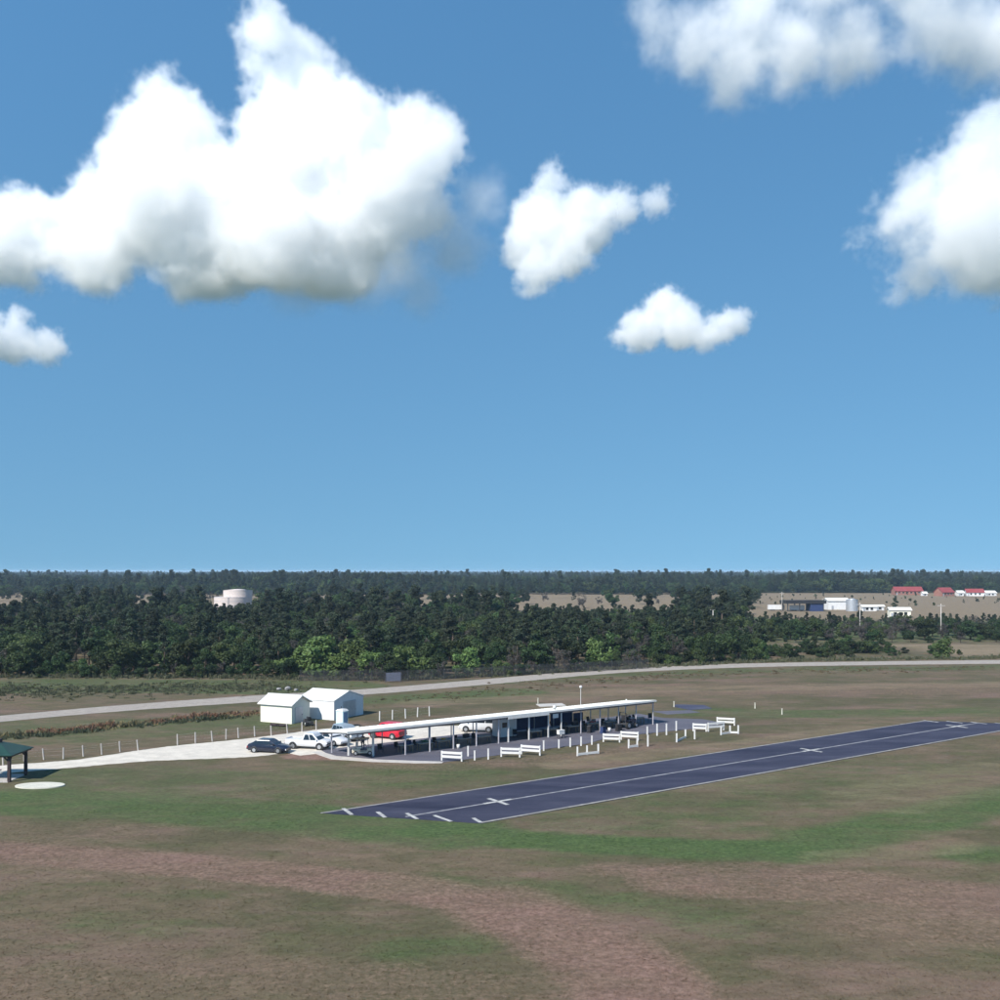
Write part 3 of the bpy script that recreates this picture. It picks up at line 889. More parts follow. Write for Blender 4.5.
def station(px, tops, label):
    P = [G(*p) for p in px]
    t = empty('pilot_station', (P[0].x, P[0].y, 0))
    tag(t, label, 'pilot station', 'white pilot stations facing the runway')
    for p, h in zip(P, tops): MB().box((p.x - P[0].x, p.y - P[0].y, h / 2), (0.17, 0.17, h)).build('post', M['white_paint'], t)
    Q = [p - P[0] for p in P]
    for a, b in zip(Q[:-1], Q[1:]):
        MB().bar((a.x, a.y - .11, 0.18), (b.x, b.y - .11, 0.18), 0.05, 0.24).build('kick_board', M['white_paint'], t)
    return t


station([(577.4, 756), (587, 754.8), (598.2, 753.6)], (1.0, 1.0, 1.05), 'white three-post pilot station nearest the runway on the left')
station([(628.6, 748.2), (637.2, 747)], (1.0, 1.0), 'white two-post pilot station below the paired barriers midway')
station([(676.6, 742.2), (685.4, 738.2)], (1.05, 1.05), 'white two-post pilot station with a pale kick board right of midway')
station([(721, 735), (730, 733.6), (738.2, 733.8)], (1.05, 1.0, 1.05), 'white three-post pilot station at the far right end of the row')
plist = [(474.6, 760.2, .98), (488.2, 759.4, 1.1), (468, 756.6, 1.1), (543.6, 750.8, 1.1), (558.8, 748.2, .95), (570.2, 747, 1.0), (581, 745.8, 1.0), (591.8, 744.6, 1.0),
         (647.2, 734.5, .95), (647.8, 746.4, 1.25), (657, 735.6, 1.4), (666.4, 735, 1.35), (676.2, 731, 1.2), (694.6, 739.2, 1.1)]
pw = MB().box((0, 0, 0.5), (0.16, 0.16, 1.0)).box((0, 0, 1.015), (0.20, 0.20, 0.03)).mesh('marker_post', M['white_paint'])
for i, (u, v, h) in enumerate(plist):
    o = bpy.data.objects.new('marker_post', pw); C.objects.link(o)
    o.location = G(u, v); o.scale = (1, 1, h)
    tag(o, f'single white square post in front of the pavilion, {order[i]} from the left', 'post', 'single white posts along the apron')
for i, (u, v, lb) in enumerate(((538, 703.5, 'small pale stake in the dry grass behind the pavilion'), (755, 708.5, 'small pale stake in the grass right of the last barrier'), (782, 714.5, 'small pale stake in the green strip beyond the runway'), (674, 707, 'pale green stake at the corner of the dark asphalt pad'))):
    o = MB().cyl((0, 0, 0), (0, 0, 0.75), 0.09, 0.07, 8).cyl((0, 0, 0.75), (0, 0, 0.82), 0.12, 0.12, 8).build('marker_stake', M['pad_white'])
    o.location = G(u, v)
    tag(o, lb, 'stake', 'marker stakes in the field')

# ------------------------------------------------------------------ wire fences
def wire_fence(name, label, px, h, mpost, r, wires, lean=0.0, wr=0.0025):
    P = [G(u, v) for u, v in px]
    t = empty(name, (P[0].x, P[0].y, 0))
    tag(t, label, 'fence')
    rr_ = random.Random(3)
    tops = []
    pm = MB().cyl((0, 0, 0), (0, 0, h), r, r * .9, 8).mesh('post', mpost)
    for p in P:
        o = bpy.data.objects.new('post', pm); C.objects.link(o); o.parent = t
        o.location = (p.x - P[0].x, p.y - P[0].y, 0)
        o.rotation_euler = (rr_.uniform(-.05, .05), rr_.uniform(-.06, .06) - lean, 0)
        tops.append(Vector(o.location))
    for z in wires:
        mb = MB()
        for a, b in zip(tops[:-1], tops[1:]):
            mb.bar(a + Vector((0, -r, z)), b + Vector((0, -r, z)), wr * 2)
        mb.build('wire', M['galv'], t)
    return t


wire_fence('wire_fence', 'line of pale leaning posts beside the gravel drive at far left', [(3, 765.5), (24.3, 761.5), (43.8, 759.8), (63.3, 759), (83.3, 756.5), (101.8, 754.5), (120, 752), (138, 750.5)], 1.2, M['grey_wood'], 0.085, (0.45, 0.85, 1.1), 0.05)
wire_fence('wire_fence', 'line of pale posts between the drive and the cream shed', [(177.5, 745), (195.5, 743), (212.3, 741.5), (226, 739.5), (238.5, 738), (254.8, 736.4), (271.3, 735.8), (287.5, 734), (302, 732), (316.2, 730)], 1.25, M['grey_wood'], 0.085, (0.45, 0.85, 1.15), 0.04)
wire_fence('wire_fence', 'line of white posts behind the pavilion left of the cabin', [(379.6, 721), (392.4, 719.6), (405.6, 718.4), (417.4, 717), (429.4, 716)], 1.3, M['white_paint'], 0.085, (0.4, 0.8, 1.2))

# mesh fence along the edge of the wood
fpx = [(300 + 12.0 * k, 681.0 - max(0, (12.0 * k - 110)) * 0.052) for k in range(30)]
FP = [G(u, v) for u, v in fpx]
cf = empty('mesh_fence', (FP[0].x, FP[0].y, 0))
tag(cf, 'dark wire mesh fence running along the foot of the wood', 'fence')
for p in FP:
    MB().cyl((p.x - FP[0].x, p.y - FP[0].y, 0), (p.x - FP[0].x, p.y - FP[0].y, 2.0), 0.05, n=8).build('post', M['dark_metal'], cf)
for a, b in zip(FP[:-1], FP[1:]):
    a, b = a - FP[0], b - FP[0]
    mb = MB()
    for z in np.arange(0.08, 1.95, 0.15): mb.bar(a + Vector((0, 0, z)), b + Vector((0, 0, z)), 0.026)
    nv = int((b - a).length / 0.15)
    for k in range(1, nv):
        q = a.lerp(b, k / nv); mb.bar(q + Vector((0, 0, .05)), q + Vector((0, 0, 1.93)), 0.026)
    mb.build('wire_panel', M['dark_metal'], cf)
sg = empty('field_gate', (*G(385.5, 682.5)[:2], 0), R(16))
tag(sg, 'grey boarded gate at the foot of the wood behind the road', 'gate')
for k in range(6): MB().box((1.42, 0, 0.32 + 0.26 * k), (2.7, 0.04, 0.235)).build('board', M['gate_grey'], sg)
for x in (0, 2.85): MB().box((x, 0, 0.95), (0.12, 0.12, 1.9)).build('post', M['dark_metal'], sg)

# ------------------------------------------------------------------ vehicles
def wheel(parent, x, y, r, w, side):
    t = MB().cyl((x, y - w / 2, r), (x, y + w / 2, r), r, n=24).build('wheel', M['rubber'], parent, bevel=0.02)
    MB().cyl((x, y + side * (w / 2 - .01), r), (x, y + side * (w / 2 + .012), r), r * 0.62, r * .56, 18).build('rim', M['rim'], t)


def vehicle(name, label, loc, head, paint, stations, W, cabin, Hroof, wheels, bed=None, belt=None, glass_side=2):
    """stations: (x, z_bottom, z_top, half width); cabin: x of base rear, base front, roof rear, roof front."""
    t = empty(name, (loc[0], loc[1], loc[2] if len(loc) > 2 else 0.036), head)
    tag(t, label, 'car' if name != 'pickup_truck' else 'truck', 'vehicles parked at the pavilion')
    rings = []
    for x, zb, zt, w in stations:
        rings.append([Vector((x, y, z)) for y, z in ((-w * .90, zb), (-w, zb + .14), (-w, (zb + zt) / 2 + .06), (-w * .96, zt - .07), (-w * .84, zt), (w * .84, zt), (w * .96, zt - .07), (w, (zb + zt) / 2 + .06), (w, zb + .14), (w * .90, zb))])
    MB().loft(rings).build('body', paint, t, True).modifiers.new('edge', 'EDGE_SPLIT').split_angle = R(38)
    br, bf, rr_, rf_ = cabin
    zb = belt; w0, w1 = W * .465, W * .385
    base = lambda k, z, a, b: [Vector((a, -k, z)), Vector((b, -k, z)), Vector((b, k, z)), Vector((a, k, z))]
    cabm = MB().loft([base(w0, zb - .06, br, bf), base((w0 * .25 + w1 * .75), zb + (Hroof - zb) * .80, br + (rr_ - br) * .80, bf + (rf_ - bf) * .80), base(w1, Hroof - .03, rr_, rf_), base(w1 * .9, Hroof, rr_ + .1, rf_ - .1)])
    cabm.build('cabin', paint, t, bevel=0.03)
    h0, h1 = zb + .02, Hroof - 0.13
    f = lambda z: (z - zb + .06) / (Hroof - zb + .03)
    xr = lambda z: br + (rr_ - br) * f(z); xf = lambda z: bf + (rf_ - bf) * f(z)
    yw = lambda z: w0 + (w1 - w0) * f(z)
    for sd in (-1, 1):
        n_ = glass_side
        for k in range(n_):
            def X(z, e): a, b = xr(z) + .16, xf(z) - .20; q = a + (b - a) * (k + e) / n_; return q + (.04 if e == 0 and k else (-.04 if e == 1 and k < n_ - 1 else 0))
            pts = [Vector((X(h0, 0), sd * (yw(h0) + .022), h0)), Vector((X(h0, 1), sd * (yw(h0) + .022), h0)), Vector((X(h1, 1), sd * (yw(h1) + .022), h1)), Vector((X(h1, 0), sd * (yw(h1) + .022), h1))]
            MB().loft([pts, [p - Vector((0, sd * .05, 0)) for p in pts]]).build('side_window', M['glass'], t)
        MB().box((bf - .28, sd * (W * .5 + .06), zb + .08), (.12, .16, .12)).build('mirror', paint, t)
    for nm, xx, sg_ in (('windscreen', xf, 1), ('rear_window', xr, -1)):
        pts = [Vector((xx(h0) + sg_ * .025, -yw(h0) * .88, h0)), Vector((xx(h0) + sg_ * .025, yw(h0) * .88, h0)), Vector((xx(h1) + sg_ * .025, yw(h1) * .86, h1)), Vector((xx(h1) + sg_ * .025, -yw(h1) * .86, h1))]
        MB().loft([pts, [p - Vector((sg_ * .06, 0, 0)) for p in pts]]).build(nm, M['glass'], t)
    x0, x1 = stations[0][0], stations[-1][0]
    zt0, zt1 = stations[0][2], stations[-1][2]
    for sd in (-1, 1):
        MB().box((x1 - .02, sd * W * .36, zt1 - .16), (.10, .34, .13)).build('headlight', M['lamp_white'], t)
        MB().box((x0 + .02, sd * W * .38, zt0 - .16), (.10, .24, .20)).build('tail_light', M['lamp_red'], t)
    MB().box((x1 - .01, 0, zt1 - .30), (.09, W * .5, .14)).build('grille', M['dark_metal'], t)
    for xx in (x0 - .01, x1 + .01): MB().box((xx, 0, stations[0][1] + .14), (.14, W * .9, .18)).build('bumper', M['dark_metal'] if bed else paint, t, bevel=0.03)
    wr, xs_ = wheels
    for xx in xs_:
        for sd in (-1, 1):
            MB().cyl((xx, sd * (W / 2 - .25), wr + .02), (xx, sd * (W / 2 + .006), wr + .02), wr * 1.17, n=24).build('wheel_arch', M['dark_metal'], t)
            wheel(t, xx, sd * (W / 2 - .07), wr, .22, sd)
    if bed:
        a, b, zt = bed
        MB().box(((a + b) / 2, 0, zt - .12), (b - a, W * .78, .26)).build('bed_floor', M['dark_metal'], t)
        for sd in (-1, 1): MB().box(((a + b) / 2, sd * W * .43, zt + .06), (b - a, .08, .12)).build('bed_rail', paint, t)
        MB().box((a - .02, 0, zt - .06), (.08, W * .86, .38)).build('tailgate', paint, t)
    return t


SEDAN = [(-2.30, .34, .80, .76), (-2.15, .26, .96, .86), (-1.5, .22, 1.00, .90), (0.4, .20, .96, .91), (1.3, .21, .90, .90), (2.05, .24, .76, .84), (2.30, .32, .62, .70)]
SUV = [(-2.25, .42, 1.00, .84), (-2.12, .32, 1.10, .92), (-1.2, .28, 1.12, .94), (0.5, .28, 1.10, .95), (1.3, .28, 1.06, .94), (2.05, .30, .96, .90), (2.25, .40, .80, .78)]
PICK = [(-2.60, .50, .98, .90), (-2.50, .42, 1.06, .96), (-0.8, .38, 1.06, .98), (0.8, .38, 1.08, .98), (1.5, .38, 1.10, .97), (2.25, .40, 1.04, .94), (2.45, .48, .92, .84)]
VAN = [(-2.35, .40, 1.10, .90), (-2.25, .30, 1.20, .97), (0.0, .28, 1.22, .98), (1.2, .28, 1.18, .98), (2.0, .30, 1.02, .93), (2.3, .38, .82, .80)]
vehicle('parked_car', 'dark navy sedan parked on the drive, leftmost of the vehicles', G(269.5, 752.0), R(-12), M['car_navy'], SEDAN, 1.82, (-2.0, 1.15, -1.15, 0.25), 1.46, (.33, (-1.42, 1.40)), belt=.96)
vehicle('pickup_truck', 'white pickup truck parked beside the dark sedan', G(309.5, 748.4), R(-14), M['car_white'], PICK, 1.95, (-0.55, 1.55, -0.30, 0.75), 1.82, (.39, (-1.60, 1.62)), bed=(-2.53, -0.62, 1.04), belt=1.08)
vehicle('parked_car', 'white hatchback half hidden behind the white pickup', G(331.5, 744.2), R(-38), M['car_white'], SEDAN, 1.80, (-2.1, 1.10, -1.55, 0.2), 1.50, (.32, (-1.38, 1.38)), belt=.96)
vehicle('parked_car', 'silver blue SUV parked just left of the pavilion end', G(346.5, 739.5), R(-50), M['car_silver'], SUV, 1.90, (-2.05, 1.15, -1.75, 0.35), 1.75, (.36, (-1.38, 1.38)), belt=1.10, glass_side=3)
vehicle('parked_car', 'red SUV parked behind the left half of the pavilion', (*G(387, 738.2)[:2], 0.04), R(152), M['car_red'], SUV, 1.92, (-2.05, 1.15, -1.75, 0.35), 1.92, (.37, (-1.38, 1.38)), belt=1.12, glass_side=3)
vehicle('parked_van', 'white van parked behind the pavilion left of the cabin', (*G(478.5, 731.5)[:2], 0.04), R(170), M['car_white'], VAN, 1.96, (-2.25, 1.45, -2.0, 0.55), 1.90, (.36, (-1.45, 1.42)), belt=1.15, glass_side=3)

# golf cart at the left end of the pavilion
gc = empty('golf_cart', PV(1.5, -0.6, 0.06), HEAD - 0.5)
tag(gc, 'cream golf cart under the left end of the pavilion', 'golf cart')
M['cart'] = mat('cart_cream', (0.62, 0.56, 0.44), 0.4, 0.06, 2)
MB().loft([[Vector((x, y, z)) for y, z in ((-.52, zb), (-.56, zt - .08), (-.48, zt), (.48, zt), (.56, zt - .08), (.52, zb))] for x, zb, zt in ((-1.15, .30, .62), (-1.05, .24, .72), (-.3, .22, .70), (-.25, .22, .36), (.45, .22, .36), (.55, .22, .78), (1.0, .25, .70), (1.18, .32, .52))]).build('body', M['cart'], gc, bevel=0.02)
MB().box((-.35, 0, .80), (.5, .95, .14)).build('seat', M['cap'], gc, bevel=0.04)
MB().box((-.66, 0, 1.06), (.12, .95, .42)).build('backrest', M['cap'], gc, bevel=0.04)
for x in (-.75, .62):
    for y in (-.48, .48): MB().bar((x, y, .70), (x * .9, y, 1.72), .04).build('roof_post', M['dark_metal'], gc)
MB().box((-.06, 0, 1.75), (1.55, 1.12, .06)).build('roof', M['cart'], gc, bevel=0.02)
MB().bar((.48, .25, .75), (.25, .25, 1.02), .035).cyl((.25, .25, .98), (.22, .25, 1.02), .16, n=14).build('steering_wheel', M['dark_metal'], gc)
for x in (-.75, .78):
    for sd in (-1, 1): wheel(gc, x, sd * .50, .24, .18, sd)

# tractors
def tractor(name, label, loc, rz, paint, k=1.0, bar=False):
    t = empty(name, loc, rz); t.scale = (k, k, k)
    tag(t, label, 'tractor')
    MB().loft([[Vector((x, y, z)) for y, z in ((-.3, .35), (-.3, zt), (.3, zt), (.3, .35))] for x, zt in ((.2, .85), (.7, .82), (.95, .70))]).build('bonnet', paint, t, bevel=0.03)
    MB().box((-.15, 0, .42), (1.1, .75, .12)).build('chassis', M['dark_metal'], t)
    MB().box((-.42, 0, .74), (.42, .48, .1)).build('seat', M['black_cloth'], t); MB().box((-.62, 0, .98), (.09, .46, .4)).build('backrest', M['black_cloth'], t)
    MB().bar((.2, 0, .8), (-.02, 0, 1.08), .04).cyl((-.02, 0, 1.06), (-.04, 0, 1.1), .17, n=14).build('steering_wheel', M['dark_metal'], t)
    for sd in (-1, 1):
        wheel(t, -.55, sd * .42, .32, .24, sd); wheel(t, .72, sd * .40, .20, .16, sd)
        if bar:
            MB().box((-.45, sd * .44, .70), (.7, .26, .05)).build('mudguard', paint, t)
            MB().bar((-.74, sd * .30, .5), (-.78, sd * .30, 1.42), .07).build('roll_bar', M['dark_metal'], t)
    if bar: MB().bar((-.78, -.30, 1.42), (-.78, .30, 1.42), .07).build('roll_bar', M['dark_metal'], t)
    return t


tractor('lawn_tractor', 'dark lawn tractor parked in the shade at the cream shed gable', (*G(307.5, 725.5)[:2], 0), R(120), M['dark_metal'])
tractor('tractor', 'dark blue tractor with a roll bar at the front of the pavilion right half', (*PV(37.6, -3.6)[:2], 0.05), HEAD + .25, M['car_navy'], 1.45, True)
# logs lying before the shed
for i, (u, v, lb) in enumerate(((274.5, 726.3, 'dark log on the grass in front of the cream shed, left one'), (283.5, 726.8, 'dark log on the grass in front of the cream shed, right one'))):
    lg = empty('log', (*G(u, v)[:2], 0), R(-18 + 8 * i)); tag(lg, lb, 'log', 'dark logs before the shed')
    MB().cyl((-.55, 0, .2), (.55, 0, .19), .2, .17, 14).build('stem', M['dark_wood'], lg, True)
    for x in (-.555, .555): MB().cyl((x - .008, 0, .195), (x + .008, 0, .195), .15, .15, 14).build('cut_end', M['wood'], lg)

# ------------------------------------------------------------------ person by the golf cart
def person(label, loc, rz):
    jt = {'pelvis': (0, 0, .95, .15), 'waist': (0, 0, 1.08, .135), 'chest': (0, .01, 1.28, .165), 'neck': (0, 0, 1.48, .062), 'head0': (0, -.01, 1.57, .085), 'head1': (0, -.02, 1.68, .098), 'head2': (0, -.01, 1.75, .07)}
    edges = [('pelvis', 'waist'), ('waist', 'chest'), ('chest', 'neck'), ('neck', 'head0'), ('head0', 'head1'), ('head1', 'head2')]
    for s, sx in (('l', 1), ('r', -1)):
        jt.update({s + 'hip': (sx * .10, 0, .90, .105), s + 'knee': (sx * .12, -.02 * sx, .50, .068), s + 'ank': (sx * .13, .02, .09, .045), s + 'toe': (sx * .15, -.17, .035, .038),
                   s + 'sh': (sx * .19, .01, 1.40, .075), s + 'elb': (sx * .27, .03, 1.12, .048), s + 'wr': (sx * .24, -.16 if sx > 0 else -.02, .98 if sx > 0 else .88, .033), s + 'hand': (sx * .22, -.24 if sx > 0 else -.05, .97 if sx > 0 else .80, .036)})
        edges += [('pelvis', s + 'hip'), (s + 'hip', s + 'knee'), (s + 'knee', s + 'ank'), (s + 'ank', s + 'toe'), ('chest', s + 'sh'), (s + 'sh', s + 'elb'), (s + 'elb', s + 'wr'), (s + 'wr', s + 'hand')]
        for k in range(4):
            h = Vector(jt[s + 'hand'][:3]); d = (h - Vector(jt[s + 'wr'][:3])).normalized()
            q = h + d * (.075 - .008 * abs(k - 1.5)) + Vector((.016 * (k - 1.5), 0, -.02))
            jt[s + 'f%d' % k] = (*q, .009); edges.append((s + 'hand', s + 'f%d' % k))
        q = Vector(jt[s + 'hand'][:3]) + Vector((-sx * .05, -.03, 0)); jt[s + 'th'] = (*q, .010); edges.append((s + 'hand', s + 'th'))
    names = list(jt)
    m = bpy.data.meshes.new('body'); m.from_pydata([jt[k][:3] for k in names], [(names.index(a), names.index(b)) for a, b in edges], [])
    o = bpy.data.objects.new('body', m); C.objects.link(o)
    o.modifiers.new('skin', 'SKIN')
    for i, k in enumerate(names): m.skin_vertices[0].data[i].radius = (jt[k][3],) * 2
    m.skin_vertices[0].data[0].use_root = True
    o.modifiers.new('sub', 'SUBSURF').levels = 2
    dg = bpy.context.evaluated_depsgraph_get()
    me2 = bpy.data.meshes.new_from_object(o.evaluated_get(dg))
    bpy.data.objects.remove(o)
    for q in (M['skin'], M['shirt'], M['trousers'], M['rubber']): me2.materials.append(q)
    for p in me2.polygons:
        c = p.center; p.use_smooth = True
        p.material_index = 3 if c.z < .085 else 2 if (c.z < .98 and abs(c.x) < .21 and abs(c.y) < .17) else 1 if (.95 < c.z < 1.47 and (c.z > 1.15 or abs(c.x) < .2)) else 0
    t = empty('person', loc, rz); tag(t, label, 'person')
    b_ = bpy.data.objects.new('body', me2); C.objects.link(b_); b_.parent = t
    MB().loft([[Vector((r_ * math.cos(a), -.02 + r_ * 1.1 * math.sin(a), z)) for a in [2 * PI * k / 14 for k in range(14)]] for r_, z in ((.108, 1.71), (.104, 1.76), (.07, 1.81), (.02, 1.825))]).box((0, -.17, 1.715), (.15, .14, .015)).build('cap', M['cap'], t, True)
    f = MB()
    for sx in (-1, 1): f.box((sx * .035, -.112, 1.675), (.022, .012, .010))
    f.build('eyes', M['black_cloth'], t)
    MB().box((0, -.122, 1.645), (.022, .03, .035)).build('nose', M['skin'], t); MB().box((0, -.108, 1.605), (.045, .01, .008)).build('mouth', M['car_red'], t)
    for sx in (-1, 1): MB().box((sx * .098, -.01, 1.655), (.018, .03, .05)).build('ear', M['skin'], t)
    MB().loft([[Vector((r_ * math.cos(a), .0 + r_ * math.sin(a), z)) for a in [PI * k / 8 for k in range(9)]] for r_, z in ((.09, 1.60), (.106, 1.66), (.107, 1.71))]).build('hair', M['dark_wood'], t)
    return t


person('person in dark clothes and a pale cap standing under the left end of the pavilion', PV(3.0, 2.2, 0.05), R(-10))

# ------------------------------------------------------------------ far buildings
def block(name, label, cat, loc, rz, L, W, eave, ridge, wallm, roofm, nwin=0, group=None, door=True):
    """gabled block with wall, roof slopes, door and windows"""
    t = empty(name, loc, rz)
    tag(t, label, cat, group)
    wall = MB()
    pts = [(-W / 2, 0), (W / 2, 0), (W / 2, eave), (0, ridge - .1), (-W / 2, eave)]
    wall.loft([[Vector((-L / 2, y, z)) for y, z in pts], [Vector((L / 2, y, z)) for y, z in pts]])
    wall.build('wall', wallm, t)
    s_ = (ridge - eave) / (W / 2); ov = .5
    for sd in (-1, 1):
        r_ = [Vector((0, sd * (W / 2 + ov), eave - s_ * ov + .02)), Vector((0, 0, ridge + .02)), Vector((0, 0, ridge + .25)), Vector((0, sd * (W / 2 + ov), eave - s_ * ov + .25))]
        MB().loft([[p + Vector((-L / 2 - ov, 0, 0)) for p in r_], [p + Vector((L / 2 + ov, 0, 0)) for p in r_]]).build('roof', roofm, t)
    for k in range(nwin):
        x = -L / 2 + L * (k + 1) / (nwin + 1)
        w_ = MB().box((x, -W / 2 - .04, eave * .55), (1.3, .1, 1.2)).build('window', M['glass'], t)
        MB().box((x, -W / 2 - .08, eave * .55 - .66), (1.5, .2, .1)).build('sill', M['white_paint'], w_)
    if door: MB().box((-L / 2 + .8 * L / max(2, nwin + 1) * .5, -W / 2 - .04, 1.05), (1.0, .1, 2.1)).build('door', M['galv'], t)
    return t


def at(u, Y, z=0): return Vector(((u - 500) / 1000 * Y, Y, z))


tk = empty('storage_tank', at(236, 520)); tag(tk, 'big pale two-tier storage tank rising from the wood', 'tank')
M['tank'] = mat('tank_paint', (0.54, 0.47, 0.44), 0.6, 0.08, 0.2, streak=0.1)
MB().cyl((-1.5, 0, 0), (-1.5, 0, 6.6), 9.6, n=40).build('lower_shell', M['tank'], tk, True).modifiers.new('e', 'EDGE_SPLIT')
MB().cyl((1.0, 0, 6.6), (1.0, 0, 10.0), 7.4, n=40).build('upper_shell', M['tank'], tk, True).modifiers.new('e', 'EDGE_SPLIT')
MB().cyl((1.0, 0, 10.0), (1.0, 0, 10.6), 7.5, 1.0, n=40).build('roof', M['tank'], tk, True)
for z in (2.2, 4.4, 6.45): MB().cyl((-1.5, 0, z), (-1.5, 0, z + .14), 9.68, n=40).build('hoop', M['galv'], tk)
ld = MB()
for x in (-.3, .3): ld.bar((-1.5 + x, -9.85, 0), (-1.5 + x, -9.85, 6.8), .08)
for k in range(16): ld.bar((-1.8, -9.85, .4 + .4 * k), (-1.2, -9.85, .4 + .4 * k), .05)
ld.build('ladder', M['galv'], tk)

# open dark-roofed yard shelter
ys_ = empty('yard_shelter', at(803, 500), R(3)); tag(ys_, 'open shelter with flat dark roof in the works yard', 'shelter')
MB().box((0, 0, 4.6), (20.5, 9, 1.6)).build('roof', M['black_cloth'], ys_)
for x in (-9, -3, 3, 9):
    for y in (-3.6, 3.6): MB().box((x, y, 1.9), (.45, .45, 3.8)).build('post', M['dark_metal'], ys_)
MB().box((5.6, -1.0, 1.9), (6.4, 6.0, 3.78)).build('back_bay', M['navy_cloth'], ys_)
for i, (u, Y, L, lb) in enumerate(((776, 505, 8, 'white box trailer left of the dark yard shelter'), (797, 500.5, 7, 'white box trailer parked under the dark yard shelter'))):
    t = empty('box_trailer', at(u, Y), R(2)); tag(t, lb, 'trailer', 'box trailers in the yard')
    MB().box((0, 0, 1.75), (L, 2.4, 2.3)).build('box', M['white_metal'], t); MB().box((0, 0, .52), (L, 1.0, .15)).build('chassis', M['dark_metal'], t)
    for x in (-L * .3, -L * .15, L * .35):
        for y in (-1.0, 1.0): MB().cyl((x, y - .12, .45), (x, y + .12, .45), .45, n=16).build('wheel', M['rubber'], t)
block('warehouse', 'plain white warehouse between the dark shelter and the silver tank', 'warehouse', at(836, 520), R(2), 11, 8, 4.6, 5.8, M['white_metal'], M['roof_white'], 0)
st = empty('silver_tank', at(852, 500)); tag(st, 'silver cylindrical tank beside the white warehouse', 'tank')
MB().cyl((0, 0, 0), (0, 0, 5.6), 2.9, n=28).build('shell', M['galv'], st, True).modifiers.new('e', 'EDGE_SPLIT')
MB().cyl((0, 0, 5.6), (0, 0, 6.3), 2.95, .4, n=28).build('roof', M['galv'], st, True)
block('yard_hut', 'low white hut right of the silver tank', 'hut', at(868, 500), R(0), 7, 4, 2.2, 2.9, M['white_metal'], M['roof_white'], 2)
block('yard_hut', 'small white hut between the silver tank and the cream barn', 'hut', at(879, 510), R(0), 4, 3, 2.0, 2.6, M['white_metal'], M['roof_white'], 1)
block('cream_barn', 'cream walled barn standing before the bare ground on the right', 'barn', at(899, 430), R(-8), 8.5, 5, 3.3, 4.2, M['wall_cream'], M['roof_white'], 3)
block('red_roof_hall', 'long hall with dark red roof at the far wood', 'hall', at(907, 840), R(0), 23, 9, 3.4, 6.6, M['brick_wall'], M['red_roof'], 6)
block('red_house', 'red brick house with red roof right of the long hall', 'house', at(944, 800), R(20), 12, 9, 3.2, 6.6, M['brick_wall'], M['red_roof'], 3)
block('white_house', 'white house with pinkish red roof at the far wood', 'house', at(974, 800), R(-10), 13, 8, 3.0, 5.6, M['white_metal'], M['red_roof'], 3)
block('white_cottage', 'small white cottage at the far right edge of the far wood', 'cottage', at(989, 805), R(5), 9, 6, 2.4, 4.0, M['white_metal'], M['roof_white'], 2)
block('white_cottage', 'tiny white cottage between the red house and the white house', 'cottage', at(959.5, 800), R(5), 5, 5, 2.6, 4.2, M['white_metal'], M['roof_white'], 1)
block('white_cottage', 'tiny white cottage at the right foot of the long red hall', 'cottage', at(924, 805), R(5), 3.5, 4, 2.0, 3.2, M['white_metal'], M['roof_white'], 1)

for i, (u, Y, h, lb) in enumerate(((860, 300, 10.5, 'bare utility pole left of the cream barn'), (941, 290, 10.5, 'bare utility pole below the red brick house'), (782, 480, 10, 'utility pole left of the dark yard shelter'), (713, 300, 9.0, 'thin utility pole in the wood left of the tall pine'))):
    t = empty('utility_pole', at(u, Y)); tag(t, lb, 'utility pole', 'utility poles')
    MB().cyl((0, 0, 0), (0, 0, h), .17, .11, 10).build('pole', M['grey_wood'], t, True)
    MB().box((0, -.14, h - .6), (2.2, .1, .12)).build('cross_arm', M['grey_wood'], t)
    for x in (-1, -.5, .5, 1): MB().cyl((x, -.14, h - .54), (x, -.14, h - .36), .05, .03, 8).build('insulator', M['galv'], t)

# ------------------------------------------------------------------ vegetation
def leaf_cloud(clumps, n, size, seed, flat=0.6, droop=0.0):
    """clumps: (x,y,z,rx,rz). n leaf faces spread through the shells of the clumps."""
    g = np.random.default_rng(seed)
    cl = np.array(clumps)
    wts = (cl[:, 3] ** 2 * cl[:, 4]) ** (2 / 3.0); wts = wts / wts.sum()
    k = g.choice(len(cl), n, p=wts)
    d = g.normal(size=(n, 3)); d /= np.linalg.norm(d, axis=1)[:, None]
    r = 0.55 + 0.55 * g.random(n) ** 0.7
    c = cl[k, :3] + d * r[:, None] * np.stack([cl[k, 3], cl[k, 3], cl[k, 4]], 1)
    nrm = d * 0.9 + g.normal(size=(n, 3)) * 0.7 + np.array([0, 0, flat]); nrm /= np.linalg.norm(nrm, axis=1)[:, None]
    t = np.cross(nrm, g.normal(size=(n, 3))); t /= np.linalg.norm(t, axis=1)[:, None]
    b = np.cross(nrm, t)
    s = size * (0.55 + 0.9 * g.random(n))[:, None]
    asp = (0.45 + 0.4 * g.random(n))[:, None]
    p0 = c - t * s; p1 = c + b * s * asp; p2 = c + t * s; p3 = c - b * s * asp
    p2 = p2 - np.array([0, 0, droop]) * s
    v = np.stack([p0, p1, p2, p3], 1).reshape(-1, 3)
    v[:, 2] = np.maximum(v[:, 2], 0.03)
    return v, np.arange(4 * n).reshape(-1, 4)


